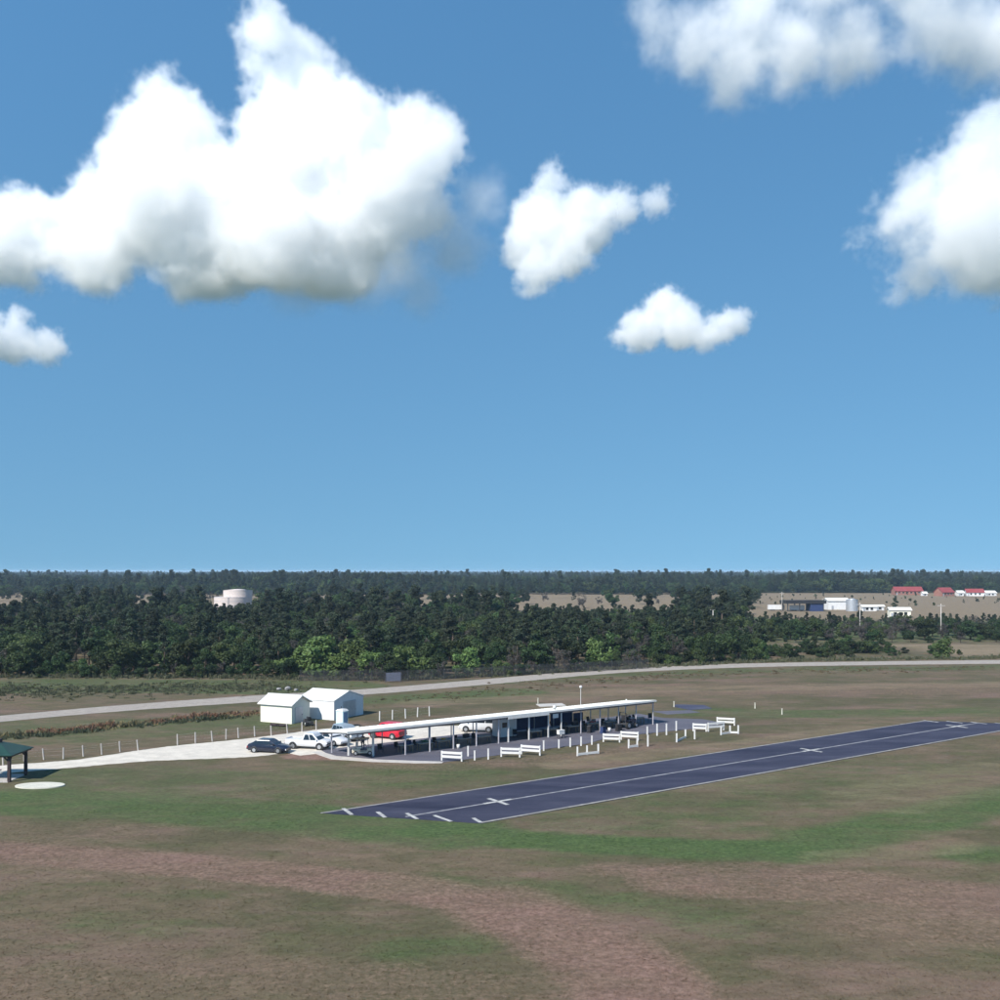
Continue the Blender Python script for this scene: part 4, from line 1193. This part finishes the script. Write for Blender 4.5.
def tree_mesh(kind, seed):
    r = random.Random(seed)
    cl, tr = [], MB()
    if kind == 'oak':
        h, w = 7.0, 2.7
        tr.cyl((0, 0, -.1), (.1, 0, 2.4), .26, .18, 8)
        for k in range(20):
            a = r.uniform(0, 2 * PI); z = r.uniform(1.6, h - 1.0); f = math.sin(PI * min(1, max(.12, (z - .4) / (h - .2)))) ** .7
            q = r.uniform(.15, 1) * w * f
            x, y = q * math.cos(a), q * math.sin(a); cl.append((x, y, z, r.uniform(.7, 1.25), r.uniform(.55, .95)))
            if k < 9: tr.cyl((.08, 0, r.uniform(1.2, 2.4)), (x * .9, y * .9, z), .09, .03, 5)
        n, s = 3400, .20
    elif kind == 'pine':
        h = 9.0
        tr.cyl((0, 0, -.1), (.12, .05, h - .8), .20, .06, 8)
        for k in range(15):
            z = 3.4 + (h - 3.6) * (k / 14) ** .9; a = r.uniform(0, 2 * PI)
            q = (1.9 - 1.5 * max(0, (z - 5) / (h - 5))) * r.uniform(.35, 1)
            x, y = q * math.cos(a), q * math.sin(a); cl.append((x, y, z + .2, r.uniform(.55, .95), r.uniform(.32, .55)))
            tr.cyl((.05, 0, z - .35), (x, y, z), .05, .02, 5)
        n, s = 2600, .17
    elif kind == 'shrub':
        h, w = 4.2, 2.5
        for k in range(15):
            a = r.uniform(0, 2 * PI); z = r.uniform(.5, h - .8); q = r.uniform(0, 1) * w * math.sqrt(max(.05, 1 - (z / h) ** 2))
            x, y = q * math.cos(a), q * math.sin(a); cl.append((x, y, z, r.uniform(.6, 1.05), r.uniform(.5, .85)))
            tr.cyl((x * .15, y * .15, -.05), (x * .8, y * .8, z), .05, .02, 5)
        n, s = 2600, .16
    else:     # bare: grey twiggy tree with thin leaf
        h, w = 6.0, 1.9
        tr.cyl((0, 0, -.1), (.1, 0, 3.0), .16, .10, 7)
        for k in range(16):
            a = r.uniform(0, 2 * PI); z = r.uniform(1.8, h); q = r.uniform(.2, 1) * w
            x, y = q * math.cos(a), q * math.sin(a); cl.append((x, y, z, r.uniform(.45, .8), r.uniform(.45, .8)))
            tr.cyl((.05, 0, r.uniform(1.0, 2.8)), (x, y, z), .06, .02, 5)
        n, s = 1300, .13
    v, f = leaf_cloud(cl, n, s, seed)
    return v, f, tr


SEEN = {}


def unique(label, h, wide, hs):
    """Tell trees of one kind and place apart by height and spread where they differ."""
    tall = 'tall' if h > hs * 1.08 else 'short' if h < hs * .92 else 'middling'
    fat = 'wide' if wide > 1.07 else 'narrow' if wide < .96 else ''
    return f'{tall} {fat} {label}'.replace('  ', ' ')


LEAF = {'oak': 'leaf_dark', 'oak_light': 'leaf_mid', 'pine': 'leaf_pine', 'shrub': 'leaf_mid', 'bright': 'leaf_bright', 'bare': 'leaf_grey', 'scrub': 'leaf_dark'}
BASE = {'oak': 'oak', 'oak_light': 'oak', 'pine': 'pine', 'shrub': 'shrub', 'bright': 'shrub', 'bare': 'bare', 'scrub': 'shrub'}
HT = {'oak': 7.0, 'oak_light': 7.0, 'pine': 9.3, 'shrub': 4.3, 'bright': 4.3, 'bare': 6.3, 'scrub': 4.3}
VAR = {}
for kd, nvar in (('oak', 3), ('oak_light', 2), ('pine', 3), ('shrub', 2), ('bright', 2), ('bare', 2), ('scrub', 2)):
    for q in range(nvar):
        v, f, tr = tree_mesh(BASE[kd], 100 * len(VAR) + q + 7)
        VAR.setdefault(kd, []).append((np_mesh('crown', v, f, M[LEAF[kd]]), tr.mesh('trunk', M['bark'], True)))
NAME = {'oak': 'oak_tree', 'oak_light': 'broadleaf_tree', 'pine': 'pine_tree', 'shrub': 'shrub', 'bright': 'willow_shrub', 'bare': 'bare_tree', 'scrub': 'shrub'}
CAT = {'oak': 'tree', 'oak_light': 'tree', 'pine': 'tree', 'shrub': 'shrub', 'bright': 'shrub', 'bare': 'tree', 'scrub': 'shrub'}
LOOK = {'oak': 'dark rounded oak', 'oak_light': 'green broadleaf tree', 'pine': 'slender dark pine', 'shrub': 'mid green shrub', 'bright': 'bright green shrub', 'bare': 'grey half-bare tree', 'scrub': 'low dark shrub'}
FIRST = {}
tr_r = random.Random(77)


def plant(kd, x, y, h, label, wide=1.0, group='trees along the edge of the wood'):
    i = tr_r.randrange(len(VAR[kd]))
    cm, tm = VAR[kd][i]
    t = empty(NAME[kd], (x, y, 0), tr_r.uniform(0, 2 * PI))
    s = h / HT[kd]
    t.scale = (s * wide, s * wide, s)
    tag(t, label, CAT[kd], group)
    for nm, m_ in (('trunk', tm), ('crown', cm)):
        o = bpy.data.objects.new(nm, m_); C.objects.link(o); o.parent = t
        if nm == 'crown': FIRST.setdefault((kd, i), o)
    return t


EDGE = [(-150, 677), (0, 677), (250, 677.5), (330, 679), (400, 679.5), (500, 675.5), (640, 667.5), (720, 663.5), (800, 660.5), (1000, 658), (1200, 657)]


def edge_y(u):
    for (a, va), (b, vb) in zip(EDGE[:-1], EDGE[1:]):
        if a <= u <= b: v = va + (vb - va) * (u - a) / (b - a); return 20000.0 / (v - HOR)
    return 230.0


def where(u):
    for lim, txt in ((60, 'at the far left edge'), (120, 'left of the tank'), (215, 'below the storage tank'), (285, 'behind the cream shed'), (350, 'behind the metal building'), (400, 'behind the grey gate'), (450, 'behind the mesh fence left end'), (500, 'behind the mesh fence middle'),
                     (560, 'behind the mesh fence right half'), (610, 'behind the mesh fence right end'), (650, 'beyond the road bend'), (690, 'below the pale clearing'), (730, 'left of the tallest pine'), (770, 'at the tallest pine'), (820, 'below the dark shelter'), (865, 'below the silver tank'), (920, 'below the cream barn'), (2000, 'below the red houses')):
        if u < lim: return txt


# bright willow shrubs and the lone trees that stand out
plant('bright', *at(316, 191)[:2], 8.4, 'big bright green willow shrub behind the metal building', 1.2, 'bright willow shrubs')
plant('bright', *at(345, 193)[:2], 8.0, 'bright green willow shrub right beside the biggest willow', 1.0, 'bright willow shrubs')
plant('bright', *at(300, 192)[:2], 6.4, 'bright green willow shrub at the left flank of the biggest willow', 1.35, 'bright willow shrubs')
plant('bright', *at(331, 189.5)[:2], 5.2, 'low bright green willow shrub in front of the two biggest willows', 1.3, 'bright willow shrubs')
plant('bright', *at(376, 190)[:2], 5.6, 'low bright green willow shrub at the grey gate', 1.2, 'bright willow shrubs')
plant('bright', *at(410, 191.5)[:2], 6.8, 'rounded bright green willow shrub standing alone right of the gate', 1.0, 'bright willow shrubs')
plant('bright', *at(467, 195)[:2], 5.6, 'dull bright green shrub behind the mesh fence', 1.0, 'bright willow shrubs')
plant('bright', *at(597, 207)[:2], 6.8, 'bright yellow green shrub in the wood above the pavilion right half', 1.0, 'bright willow shrubs')
plant('bright', *at(941, 229)[:2], 5.0, 'rounded green shrub by the road at the sandy strip', 1.1, 'bright willow shrubs')
plant('pine', *at(722, 285)[:2], 14.6, 'tall spreading pine that rises highest above the wood on the right', 1.15, 'lone tall pines')
plant('pine', *at(650, 330)[:2], 12.6, 'tall pine whose flat crown stands over the pale clearing', 1.0, 'lone tall pines')
plant('pine', *at(895, 470)[:2], 7.5, 'small lone pine in front of the bare ground by the cream barn', 1.1, 'lone tall pines')
plant('oak', *at(545, 225)[:2], 8.6, 'big dark oak in the wood right of centre', 1.15, 'big dark oaks')
plant('oak', *at(590, 232)[:2], 8.4, 'big dark oak just behind the yellow green shrub', 1.15, 'big dark oaks')
plant('oak', *at(378, 215)[:2], 8.8, 'tall oak directly behind the bright willow shrubs', 1.0, 'big dark oaks')
plant('oak', *at(425, 222)[:2], 8.2, 'dark oak behind the rounded willow shrub', 1.05, 'big dark oaks')
plant('oak', *at(655, 230)[:2], 8.0, 'dark oak beyond the road right of the mesh fence, largest there', 1.05, 'big dark oaks')

# the rest of the near wood: individuals, nearest first
cand = []
gg = random.Random(5)
for row, depth in enumerate((1.0, 5.5, 11, 17.5, 25, 34)):
    u = -45 + row * 6
    while u < 765:
        Y = edge_y(u) + depth + gg.uniform(-2.0, 2.0)
        cand.append((u, Y, row)); u += gg.uniform(7, 13) if row == 0 else gg.uniform(12, 22) * (1.0 + .05 * row)
for u, Y, row in cand:
    if len([1 for a, b in ((316, 189), (345, 190), (376, 189.5), (410, 191), (467, 194), (597, 206)) if abs(u - a) < 19 and abs(Y - b) < 5]): continue
    x = gg.random()
    if row == 0: kd = 'scrub' if x < .42 else 'shrub' if x < .75 else 'oak' if x < .88 else 'bare'
    elif row == 1: kd = 'shrub' if x < .25 else 'oak' if x < .5 else 'oak_light' if x < .75 else 'pine' if x < .88 else 'bare'
    else: kd = 'oak' if x < .38 else 'oak_light' if x < .60 else 'pine' if x < .86 else 'bare'
    h = {'scrub': gg.uniform(2.2, 3.6), 'shrub': gg.uniform(2.8, 4.6), 'oak': gg.uniform(4.6, 7.6), 'oak_light': gg.uniform(4.4, 7.2), 'pine': gg.uniform(6.5, 10.2), 'bare': gg.uniform(4.2, 6.6)}[kd]
    if row == 0: h *= .85 if kd in ('scrub', 'shrub') else .7
    depth_txt = ('at the wood foot', 'close to the wood foot', 'just inside the wood', 'set back in the wood', 'well back in the wood', 'deep in the wood')[row]
    plant(kd, (u - 500) / 1000 * Y, Y, h, unique(f'{LOOK[kd]} {depth_txt}, {where(u)}', h, w_ := gg.uniform(.85, 1.2), {'scrub': 2.5, 'shrub': 3.3, 'oak': 6.1, 'oak_light': 5.8, 'pine': 8.3, 'bare': 5.4}[kd]), w_, f'{LOOK[kd]}s of the near wood')
# right side: shrubs between the road and the sandy strip, then the belt beyond it
u = 760
while u < 1040:
    if not 905 < u < 930 and not 965 < u < 1000:
        Y = edge_y(u) + gg.uniform(4, 27)
        kd = 'scrub' if gg.random() < .6 else 'shrub'
        plant(kd, (u - 500) / 1000 * Y, Y, h := (gg.uniform(2.2, 3.8) if u < 890 else gg.uniform(1.2, 2.4)), unique(f'{LOOK[kd]} before the sandy strip, {where(u)}', h, w_ := gg.uniform(.9, 1.3), 2.8), w_, f'{LOOK[kd]}s before the sandy strip')
    u += gg.uniform(3, 6.5) if u < 890 else gg.uniform(9, 18)
for row in range(4):
    u = 745
    while u < 1035:
        Y = 281 + row * 9 + gg.uniform(-3, 3)
        kd = ('scrub', 'shrub', 'oak', 'oak_light', 'bare')[int(gg.random() * 5)]
        top = 20 - (41.0 + gg.uniform(0, 10)) * Y / 1000
        h = min(top, {'scrub': 3.2, 'shrub': 3.8}.get(kd, gg.uniform(4.5, 6.8))) * (.62 if row == 0 else 1)
        plant(kd, (u - 500) / 1000 * Y, Y, h, unique(f"{LOOK[kd]} {('at the near edge', 'in the second row', 'in the third row', 'at the back')[row]} of the belt, {where(u)}", h, w_ := gg.uniform(.9, 1.25), {'scrub': 3.0, 'shrub': 3.5}.get(kd, 5.5)), w_, f'{LOOK[kd]}s beyond the sandy strip')
        u += gg.uniform(10, 19)


# look-alikes that still share a label are told apart by their order
def tell_apart():
    by = {}
    for o in C.objects:
        if o.parent is None and 'label' in o and o.get('category') in ('tree', 'shrub'): by.setdefault(o['label'], []).append(o)
    for lb, os_ in by.items():
        if len(os_) < 2: continue
        os_.sort(key=lambda o: o.location.x / o.location.y)
        short = lb.replace('middling ', '')
        for i, o in enumerate(os_):
            w = ('left one', 'right one')[i] if len(os_) == 2 else ('left one', 'middle one', 'right one')[i] if len(os_) == 3 else order[i] + ' from left'
            o['label'] = (lb if len(lb.split()) < 14 else short if len(short.split()) < 15 else short.replace(' half-bare', '').replace('green broadleaf', 'leafy')) + ', ' + (w if len(short.split()) < 13 else w.split()[0])
            if len(o['label'].split()) > 16: o['label'] = ' '.join(o['label'].split()[1:])


tell_apart()

# distant woods: too many to count, one object each
def woodland(name, label, pts, kinds, seed):
    """pts: rows x, y, scale. Crowns of the near trees repeated over the points."""
    m = bpy.data.meshes.new(name)
    pts = np.array(pts)
    m.vertices.add(len(pts))
    co = np.zeros((len(pts), 3), np.float32); co[:, :2] = pts[:, :2]
    m.vertices.foreach_set('co', co.ravel())
    a = m.attributes.new('size', 'FLOAT', 'POINT'); a.data.foreach_set('value', pts[:, 2].astype(np.float32))
    ob = bpy.data.objects.new(name, m); C.objects.link(ob)
    t = bpy.data.node_groups.new(name, 'GeometryNodeTree')
    t.interface.new_socket('Geometry', in_out='INPUT', socket_type='NodeSocketGeometry')
    t.interface.new_socket('Geometry', in_out='OUTPUT', socket_type='NodeSocketGeometry')
    N, L = t.nodes.new, t.links.new
    gi, gout = N('NodeGroupInput'), N('NodeGroupOutput')
    jn = N('GeometryNodeJoinGeometry')
    for k in kinds:
        oi = N('GeometryNodeObjectInfo'); oi.transform_space = 'ORIGINAL'; oi.inputs['Object'].default_value = FIRST[k]; oi.inputs['As Instance'].default_value = True
        L(oi.outputs['Geometry'], jn.inputs[0])
    ip = N('GeometryNodeInstanceOnPoints')
    L(gi.outputs[0], ip.inputs['Points']); L(jn.outputs[0], ip.inputs['Instance'])
    ip.inputs['Pick Instance'].default_value = True
    rv = N('FunctionNodeRandomValue'); rv.data_type = 'INT'; rv.inputs['Min'].default_value = 0; rv.inputs['Max'].default_value = len(kinds) - 1
    for s in rv.inputs:
        if s.name == 'Max' and s.type == 'INT': s.default_value = len(kinds) - 1
        if s.name == 'Min' and s.type == 'INT': s.default_value = 0
        if s.name == 'Seed': s.default_value = seed
    L([s for s in rv.outputs if s.type == 'INT'][0], ip.inputs['Instance Index'])
    rr_ = N('FunctionNodeRandomValue'); rr_.data_type = 'FLOAT_VECTOR'
    for s in rr_.inputs:
        if s.type == 'VECTOR' and s.name == 'Max': s.default_value = (0, 0, 6.283)
        if s.type == 'VECTOR' and s.name == 'Min': s.default_value = (0, 0, 0)
        if s.name == 'Seed': s.default_value = seed + 1
    L([s for s in rr_.outputs if s.type == 'VECTOR'][0], ip.inputs['Rotation'])
    na = N('GeometryNodeInputNamedAttribute'); na.data_type = 'FLOAT'; na.inputs['Name'].default_value = 'size'
    L([s for s in na.outputs if s.name == 'Attribute' and s.enabled][0], ip.inputs['Scale'])
    L(ip.outputs[0], gout.inputs[0])
    md = ob.modifiers.new('trees', 'NODES'); md.node_group = t
    return tag(ob, label, 'woodland', kind='stuff')


wr_ = np.random.default_rng(21)
have = list(FIRST)
pick = lambda *ks: [k for k in have if k[0] in ks]
pts = []
Y = 222.0
while Y < 490:
    sp = 4.6
    x = -0.56 * Y - 10
    while x < 0.56 * Y + 10:
        u = 500 + 1000 * x / Y
        yy = Y + wr_.uniform(-2.2, 2.2)
        tv = 17 + 22 * wr_.random() ** 1.2 + 4 * math.sin(u * .045)          # how far below the horizon this top may reach
        if u < 28 or 128 < u < 152 or 205 < u < 262 or 415 < u < 430: tv = max(tv, 33 + wr_.uniform(0, 8))
        lim = 20 - tv * yy / 1000
        if u > 745:
            lim = 20 - (43 + wr_.uniform(0, 10)) * yy / 1000
            if Y < 318 or Y > 435: x += sp; continue
        elif 505 < u < 680: lim = 20 - (35 + wr_.uniform(0, 12)) * yy / 1000
        if yy > edge_y(u) + 38 and lim > 1.2:
            s_ = min(lim / 8.0, wr_.uniform(.6, 1.15) if yy < 330 else wr_.uniform(.7, 1.6))
            if s_ > .2: pts.append((x + wr_.uniform(-2, 2), yy, s_))
        x += sp * wr_.uniform(.8, 1.3)
    Y += 4.6
for k in range(420):        # scattered trees in the clearing
    Y = wr_.uniform(495, 840); u = wr_.uniform(-20, 760)
    if 515 < u < 670 and wr_.random() < .8: continue
    if (u < 28 or 128 < u < 152 or 205 < u < 262) and Y < 640: continue
    pts.append(((u - 500) / 1000 * Y, Y, wr_.uniform(.6, 1.5)))
for k in range(70):
    Y = wr_.uniform(560, 840); u = wr_.uniform(745, 1010)
    pts.append(((u - 500) / 1000 * Y, Y, wr_.uniform(.12, .4)))
woodland('woodland', 'deep mixed wood behind the first rows of trees', pts, pick('oak', 'oak_light', 'pine', 'bare', 'pine'), 3)
pts = []
Y = 850.0
while Y < 9000:
    sp = 5.0 * (Y / 850) ** .75
    x = -0.6 * Y
    while x < 0.6 * Y:
        yy = Y + wr_.uniform(-.4, .4) * sp
        u = 500 + 1000 * x / yy
        skip = (u > 740 and Y < 900) or (u > 885 and Y < 880)
        if not skip:
            lf = math.sin(x * .013 + Y * .004) + math.sin(x * .031 - Y * .009)
            h = wr_.uniform(9, 14) + 1.6 * lf if wr_.random() < .975 else wr_.uniform(15, 20)
            pts.append((x + wr_.uniform(-.4, .4) * sp, yy, h / 8.2))
        x += sp * wr_.uniform(.8, 1.3)
    Y += sp * 1.6 if Y < 1400 else sp * 3
woodland('far_woodland', 'blue green far wood along the whole horizon', pts, pick('oak', 'oak_light', 'pine'), 9)


# weeds: dry reddish row along the ditch, marshy strip before the wood
def weeds(name, label, line, half, n, hmin, hmax, m, seed, gaps=9.0):
    g = np.random.default_rng(seed)
    P = np.array(line)
    seg = np.linalg.norm(np.diff(P, axis=0), axis=1); cum = np.concatenate([[0], np.cumsum(seg)])
    nc = n // 14
    s = g.random(nc) * cum[-1]
    i = np.clip(np.searchsorted(cum, s) - 1, 0, len(seg) - 1)
    t = (s - cum[i]) / seg[i]
    gap = np.sin(s * .37 + seed) + np.sin(s * .93 + 2 * seed) + np.sin(s * 2.1) * .6
    ok = gap > -gaps
    s, i, t = s[ok], i[ok], t[ok]; nc = len(s)
    c = P[i] + (P[i + 1] - P[i]) * t[:, None] + g.normal(size=(nc, 2)) * half * np.array([1, 1.0])
    hc = hmin + (hmax - hmin) * g.random(nc) ** 2 * (0.6 + .8 * (np.sin(s * .5) * .5 + .5))
    c = np.repeat(c, 14, 0); hc = np.repeat(hc, 14)
    k = len(c)
    base = np.concatenate([c + g.normal(size=(k, 2)) * .22, np.zeros((k, 1))], 1)
    a = g.random(k) * 2 * PI; w = .03 + .05 * g.random(k)
    hh_ = hc * (.5 + .6 * g.random(k))
    d = np.stack([np.cos(a) * w, np.sin(a) * w, 0 * a], 1)
    top = base + np.stack([g.normal(size=k) * .2 * hh_, g.normal(size=k) * .2 * hh_, hh_], 1)
    v = np.stack([base - d, base + d, top + d * 1.4, top - d * .6], 1).reshape(-1, 3)
    o = bpy.data.objects.new(name, np_mesh(name, v, np.arange(4 * k).reshape(-1, 4), m)); C.objects.link(o)
    return tag(o, label, 'weeds', kind='stuff')


L2 = lambda px: [G(u, v)[:2] for u, v in px]
weeds('dry_weeds', 'rusty dry weeds in a row along the ditch', L2([(-20, 738), (60, 732), (125, 725.5), (175, 720), (225, 716), (262, 713)]), .7, 9000, .15, .62, M['weed_dry'], 4, .2)
weeds('straw_weeds', 'pale straw weeds mixed into the ditch row', L2([(-20, 738), (60, 732), (125, 725.5), (175, 720), (225, 716), (262, 713)]), 1.0, 7000, .12, .5, M['weed_straw'], 14, .4)
weeds('ditch_weeds', 'greenish weeds mixed along the ditch', L2([(-20, 740), (60, 734), (125, 727), (175, 722), (225, 718), (262, 717)]), .9, 8000, .15, .45, M['weed_green'], 5, .3)
weeds('marsh_weeds', 'grey green marsh weeds in the strip before the wood', L2([(-80, 690), (0, 690), (60, 692), (125, 690), (190, 688), (250, 687), (300, 688)]), 4.5, 20000, .08, .36, M['weed_green'], 6)
weeds('verge_weeds', 'dry tufts along the dirt road verge', L2([(380, 700), (450, 697), (560, 684), (700, 674), (900, 669), (1000, 668)]), 3.0, 5000, .08, .28, M['weed_straw'], 8)
weeds('wood_edge_weeds', 'low undergrowth along the foot of the wood', [((u - 500) / 1000 * (edge_y(u) - .5), edge_y(u) - .5) for u in range(-60, 1060, 20)], 1.0, 24000, .3, .9, M['weed_green'], 9)

# pale rubble beside the road
for i, (u, v, s, lb) in enumerate(((279, 690.5, .5, 'pale boulder by the road behind the cream shed, left one'), (288, 690, .6, 'pale boulder by the road behind the cream shed, middle one'), (296, 691, .45, 'pale boulder by the road behind the cream shed, right one'))):
    b_ = bmesh.new(); bmesh.ops.create_icosphere(b_, subdivisions=3, radius=1)
    q = random.Random(i + 3); ax = [Vector((q.gauss(0, 1), q.gauss(0, 1), q.gauss(0, 1))).normalized() for _ in range(9)]
    for w in b_.verts:
        for a in ax:
            d = w.co.dot(a)
            if d > .72: w.co -= a * (d - .72)
    me = bpy.data.meshes.new('boulder'); b_.to_mesh(me); b_.free(); me.materials.append(M['rubble'])
    o = bpy.data.objects.new('boulder', me); C.objects.link(o); o.location = (*G(u, v)[:2], .35 * s); o.scale = (s, s * .8, s * .7); o.rotation_euler = (0, 0, i)
    tag(o, lb, 'boulder', 'boulders by the road')

# ------------------------------------------------------------------ clouds
def cloud_material(name, dens):
    m = bpy.data.materials.new(name); m.use_nodes = True
    n = m.node_tree.nodes; n.remove(n['Principled BSDF'])
    pv = n.new('ShaderNodeVolumePrincipled')
    pv.inputs['Color'].default_value = (1, 1, 1, 1)
    pv.inputs['Density'].default_value = dens
    pv.inputs['Anisotropy'].default_value = 0.0
    m.node_tree.links.new(pv.outputs[0], n['Material Output'].inputs['Volume'])
    return m


M['cloud'] = cloud_material('cloud', 0.015)
M['cloud_soft'] = cloud_material('cloud_soft', 0.008)
M['cloud_thin'] = cloud_material('cloud_thin', 0.007)


def cloud(name, label, blobs, Y, vbase, vox, seed, m, amp=.55, edge=.5, parent=None, flat=.8, yspread=.8, puff=1.3):
    rnd = random.Random(seed)
    B = []
    for (u, v, r) in blobs:
        c = Vector(((u - 500) / 1000 * Y, Y + rnd.uniform(-1, 1) * r * Y / 1000 * yspread, CAM_Z + (HOR - v) / 1000 * Y))
        B.append((c, r * Y / 1000))
    lo = Vector([min(c[i] - r * 1.5 for c, r in B) for i in range(3)]); hi = Vector([max(c[i] + r * 1.5 for c, r in B) for i in range(3)])
    zb = CAM_Z + (HOR - vbase) / 1000 * Y
    rs = sum(r for c, r in B) / len(B)
    lo.z = zb - rs * .6
    org = (lo + hi) / 2
    t = bpy.data.node_groups.new(name, 'GeometryNodeTree')
    t.interface.new_socket('Geometry', in_out='INPUT', socket_type='NodeSocketGeometry')
    t.interface.new_socket('Geometry', in_out='OUTPUT', socket_type='NodeSocketGeometry')
    N, L = t.nodes.new, t.links.new
    pos = N('GeometryNodeInputPosition').outputs[0]

    def ma(op, *a):
        x = N('ShaderNodeMath'); x.operation = op
        for i, v in enumerate(a):
            if isinstance(v, (int, float)): x.inputs[i].default_value = v
            else: L(v, x.inputs[i])
        return x.outputs[0]

    def noise(scale, det, rough=.6, sh=0.0):
        x = N('ShaderNodeTexNoise'); x.inputs['Scale'].default_value = scale; x.inputs['Detail'].default_value = det; x.inputs['Roughness'].default_value = rough
        o_ = N('ShaderNodeVectorMath'); o_.operation = 'ADD'; o_.inputs[1].default_value = (seed * 317.0 + sh, seed * 91.0, 0); L(pos, o_.inputs[0]); L(o_.outputs[0], x.inputs['Vector'])
        return x.outputs[0]
    d = None
    for c, r in B:
        x = N('ShaderNodeVectorMath'); x.operation = 'DISTANCE'; L(pos, x.inputs[0]); x.inputs[1].default_value = c - org
        e = ma('SUBTRACT', x.outputs['Value'], r)
        d = e if d is None else ma('SMOOTH_MIN', d, e, rs * .35)
    d = ma('MULTIPLY_ADD', ma('SUBTRACT', noise(1.5 / rs, 8, .66), .5), -rs * amp * 3, d)
    d = ma('MULTIPLY_ADD', ma('ABSOLUTE', ma('SUBTRACT', noise(3.6 / rs, 4, .6, 900), .5)), rs * puff, d)
    sp = N('ShaderNodeSeparateXYZ'); L(pos, sp.inputs[0])
    bz = ma('MULTIPLY_ADD', ma('SUBTRACT', noise(.9 / rs, 3, .5, 50), .5), rs * .9 * flat, zb - org.z)
    d = ma('SMOOTH_MAX', d, ma('SUBTRACT', bz, sp.outputs[2]), rs * .4)
    ed = rs * edge
    mr = N('ShaderNodeMapRange'); mr.interpolation_type = 'SMOOTHSTEP'
    mr.inputs['From Min'].default_value = ed * .2; mr.inputs['From Max'].default_value = -ed
    L(d, mr.inputs[0])
    vc = N('GeometryNodeVolumeCube'); L(mr.outputs[0], vc.inputs['Density'])
    vc.inputs['Min'].default_value = lo - org; vc.inputs['Max'].default_value = hi - org
    for i, q in enumerate('XYZ'): vc.inputs['Resolution ' + q].default_value = max(8, int((hi[i] - lo[i]) / vox))
    sm = N('GeometryNodeSetMaterial'); sm.inputs['Material'].default_value = m; L(vc.outputs[0], sm.inputs[0])
    out = N('NodeGroupOutput'); L(sm.outputs[0], out.inputs[0])
    vd = bpy.data.volumes.new(name); vd.materials.append(m)
    ob = bpy.data.objects.new(name, vd); C.objects.link(ob)
    ob.location = org
    md = ob.modifiers.new('density', 'NODES'); md.node_group = t
    if label: tag(ob, label, 'cloud', 'cumulus clouds')
    return ob


cloud('cloud', 'huge towering white cumulus with three humps on the left',
      [(272, 40, 34), (300, 62, 38), (285, 100, 42), (325, 100, 36), (285, 160, 60), (345, 140, 58), (400, 130, 40), (430, 130, 32), (415, 170, 42), (438, 160, 30), (425, 205, 36), (380, 200, 58), (330, 220, 72), (170, 115, 34), (145, 130, 36), (130, 165, 42), (238, 195, 48), (288, 82, 40), (262, 60, 26),
       (185, 150, 48), (170, 205, 62), (120, 220, 55), (60, 225, 42), (20, 235, 45), (-30, 240, 50), (230, 230, 68), (280, 250, 58), (100, 262, 42), (200, 268, 48), (330, 265, 45), (20, 265, 35)], 3700, 303, 7.5, 1, M['cloud'], .6, .32, yspread=.55, puff=1.0)
wisp = cloud('cloud', 'thin blue grey veil of cloud at the lower right of the huge cumulus', [(400, 268, 40), (450, 235, 42), (478, 205, 30), (420, 290, 30), (360, 285, 40), (300, 290, 35)], 3800, 318, 14, 8, M['cloud_thin'], .7, 1.2)
cloud('cloud', 'middle sized ragged white cumulus hanging at the centre', [(545, 215, 40), (525, 240, 28), (540, 275, 26), (530, 290, 16), (585, 215, 38), (570, 250, 28), (620, 205, 24), (655, 203, 18), (550, 182, 20), (560, 166, 8)], 3700, 304, 6, 2, M['cloud'], .65, .4)
cloud('cloud', 'smallest puffy white cumulus, low right of centre', [(640, 333, 25), (665, 308, 24), (680, 328, 27), (622, 335, 14), (735, 322, 18), (715, 332, 18), (700, 340, 18), (750, 312, 8)], 4700, 360, 6.5, 3, M['cloud'], .6, .4)
cloud('cloud', 'white cumulus cut by the right edge of the sky', [(985, 150, 42), (950, 180, 38), (920, 200, 38), (900, 230, 36), (950, 240, 52), (990, 240, 58), (930, 268, 32), (1040, 200, 90), (868, 236, 14), (965, 278, 32)], 3700, 304, 7, 4, M['cloud_soft'], .95, .45)
cloud('cloud', 'wide flat grey white cumulus at the top right of the sky', [(700, 40, 42), (670, 22, 32), (740, 58, 42), (722, 85, 20), (800, 40, 46), (860, 30, 46), (920, 40, 46), (980, 40, 48), (760, 0, 48), (1050, 30, 60), (650, 0, 26), (900, -20, 55), (820, -10, 40)], 2200, 106, 6, 5, M['cloud'], .75, .8, flat=.25)
cloud('cloud', 'small white cumulus at the left edge below the huge one', [(10, 340, 26), (40, 345, 22), (-20, 335, 32), (20, 320, 14), (62, 350, 11)], 4800, 366, 7, 6, M['cloud'], .6, .4)

# ------------------------------------------------------------------ haze
hz = MB().box((0, 24000, 12.5), (110000, 58000, 27)).build('haze', None)
hm = bpy.data.materials.new('haze'); hm.use_nodes = True
hn = hm.node_tree.nodes; hn.remove(hn['Principled BSDF'])
hv = hn.new('ShaderNodeVolumePrincipled'); hv.inputs['Color'].default_value = (0.56, 0.78, 1.0, 1); hv.inputs['Density'].default_value = 0.00010; hv.inputs['Anisotropy'].default_value = 0.0
hm.node_tree.links.new(hv.outputs[0], hn['Material Output'].inputs['Volume'])
hz.data.materials.clear(); hz.data.materials.append(hm)
tag(hz, 'thin bluish air over the far wood', 'haze', kind='stuff')
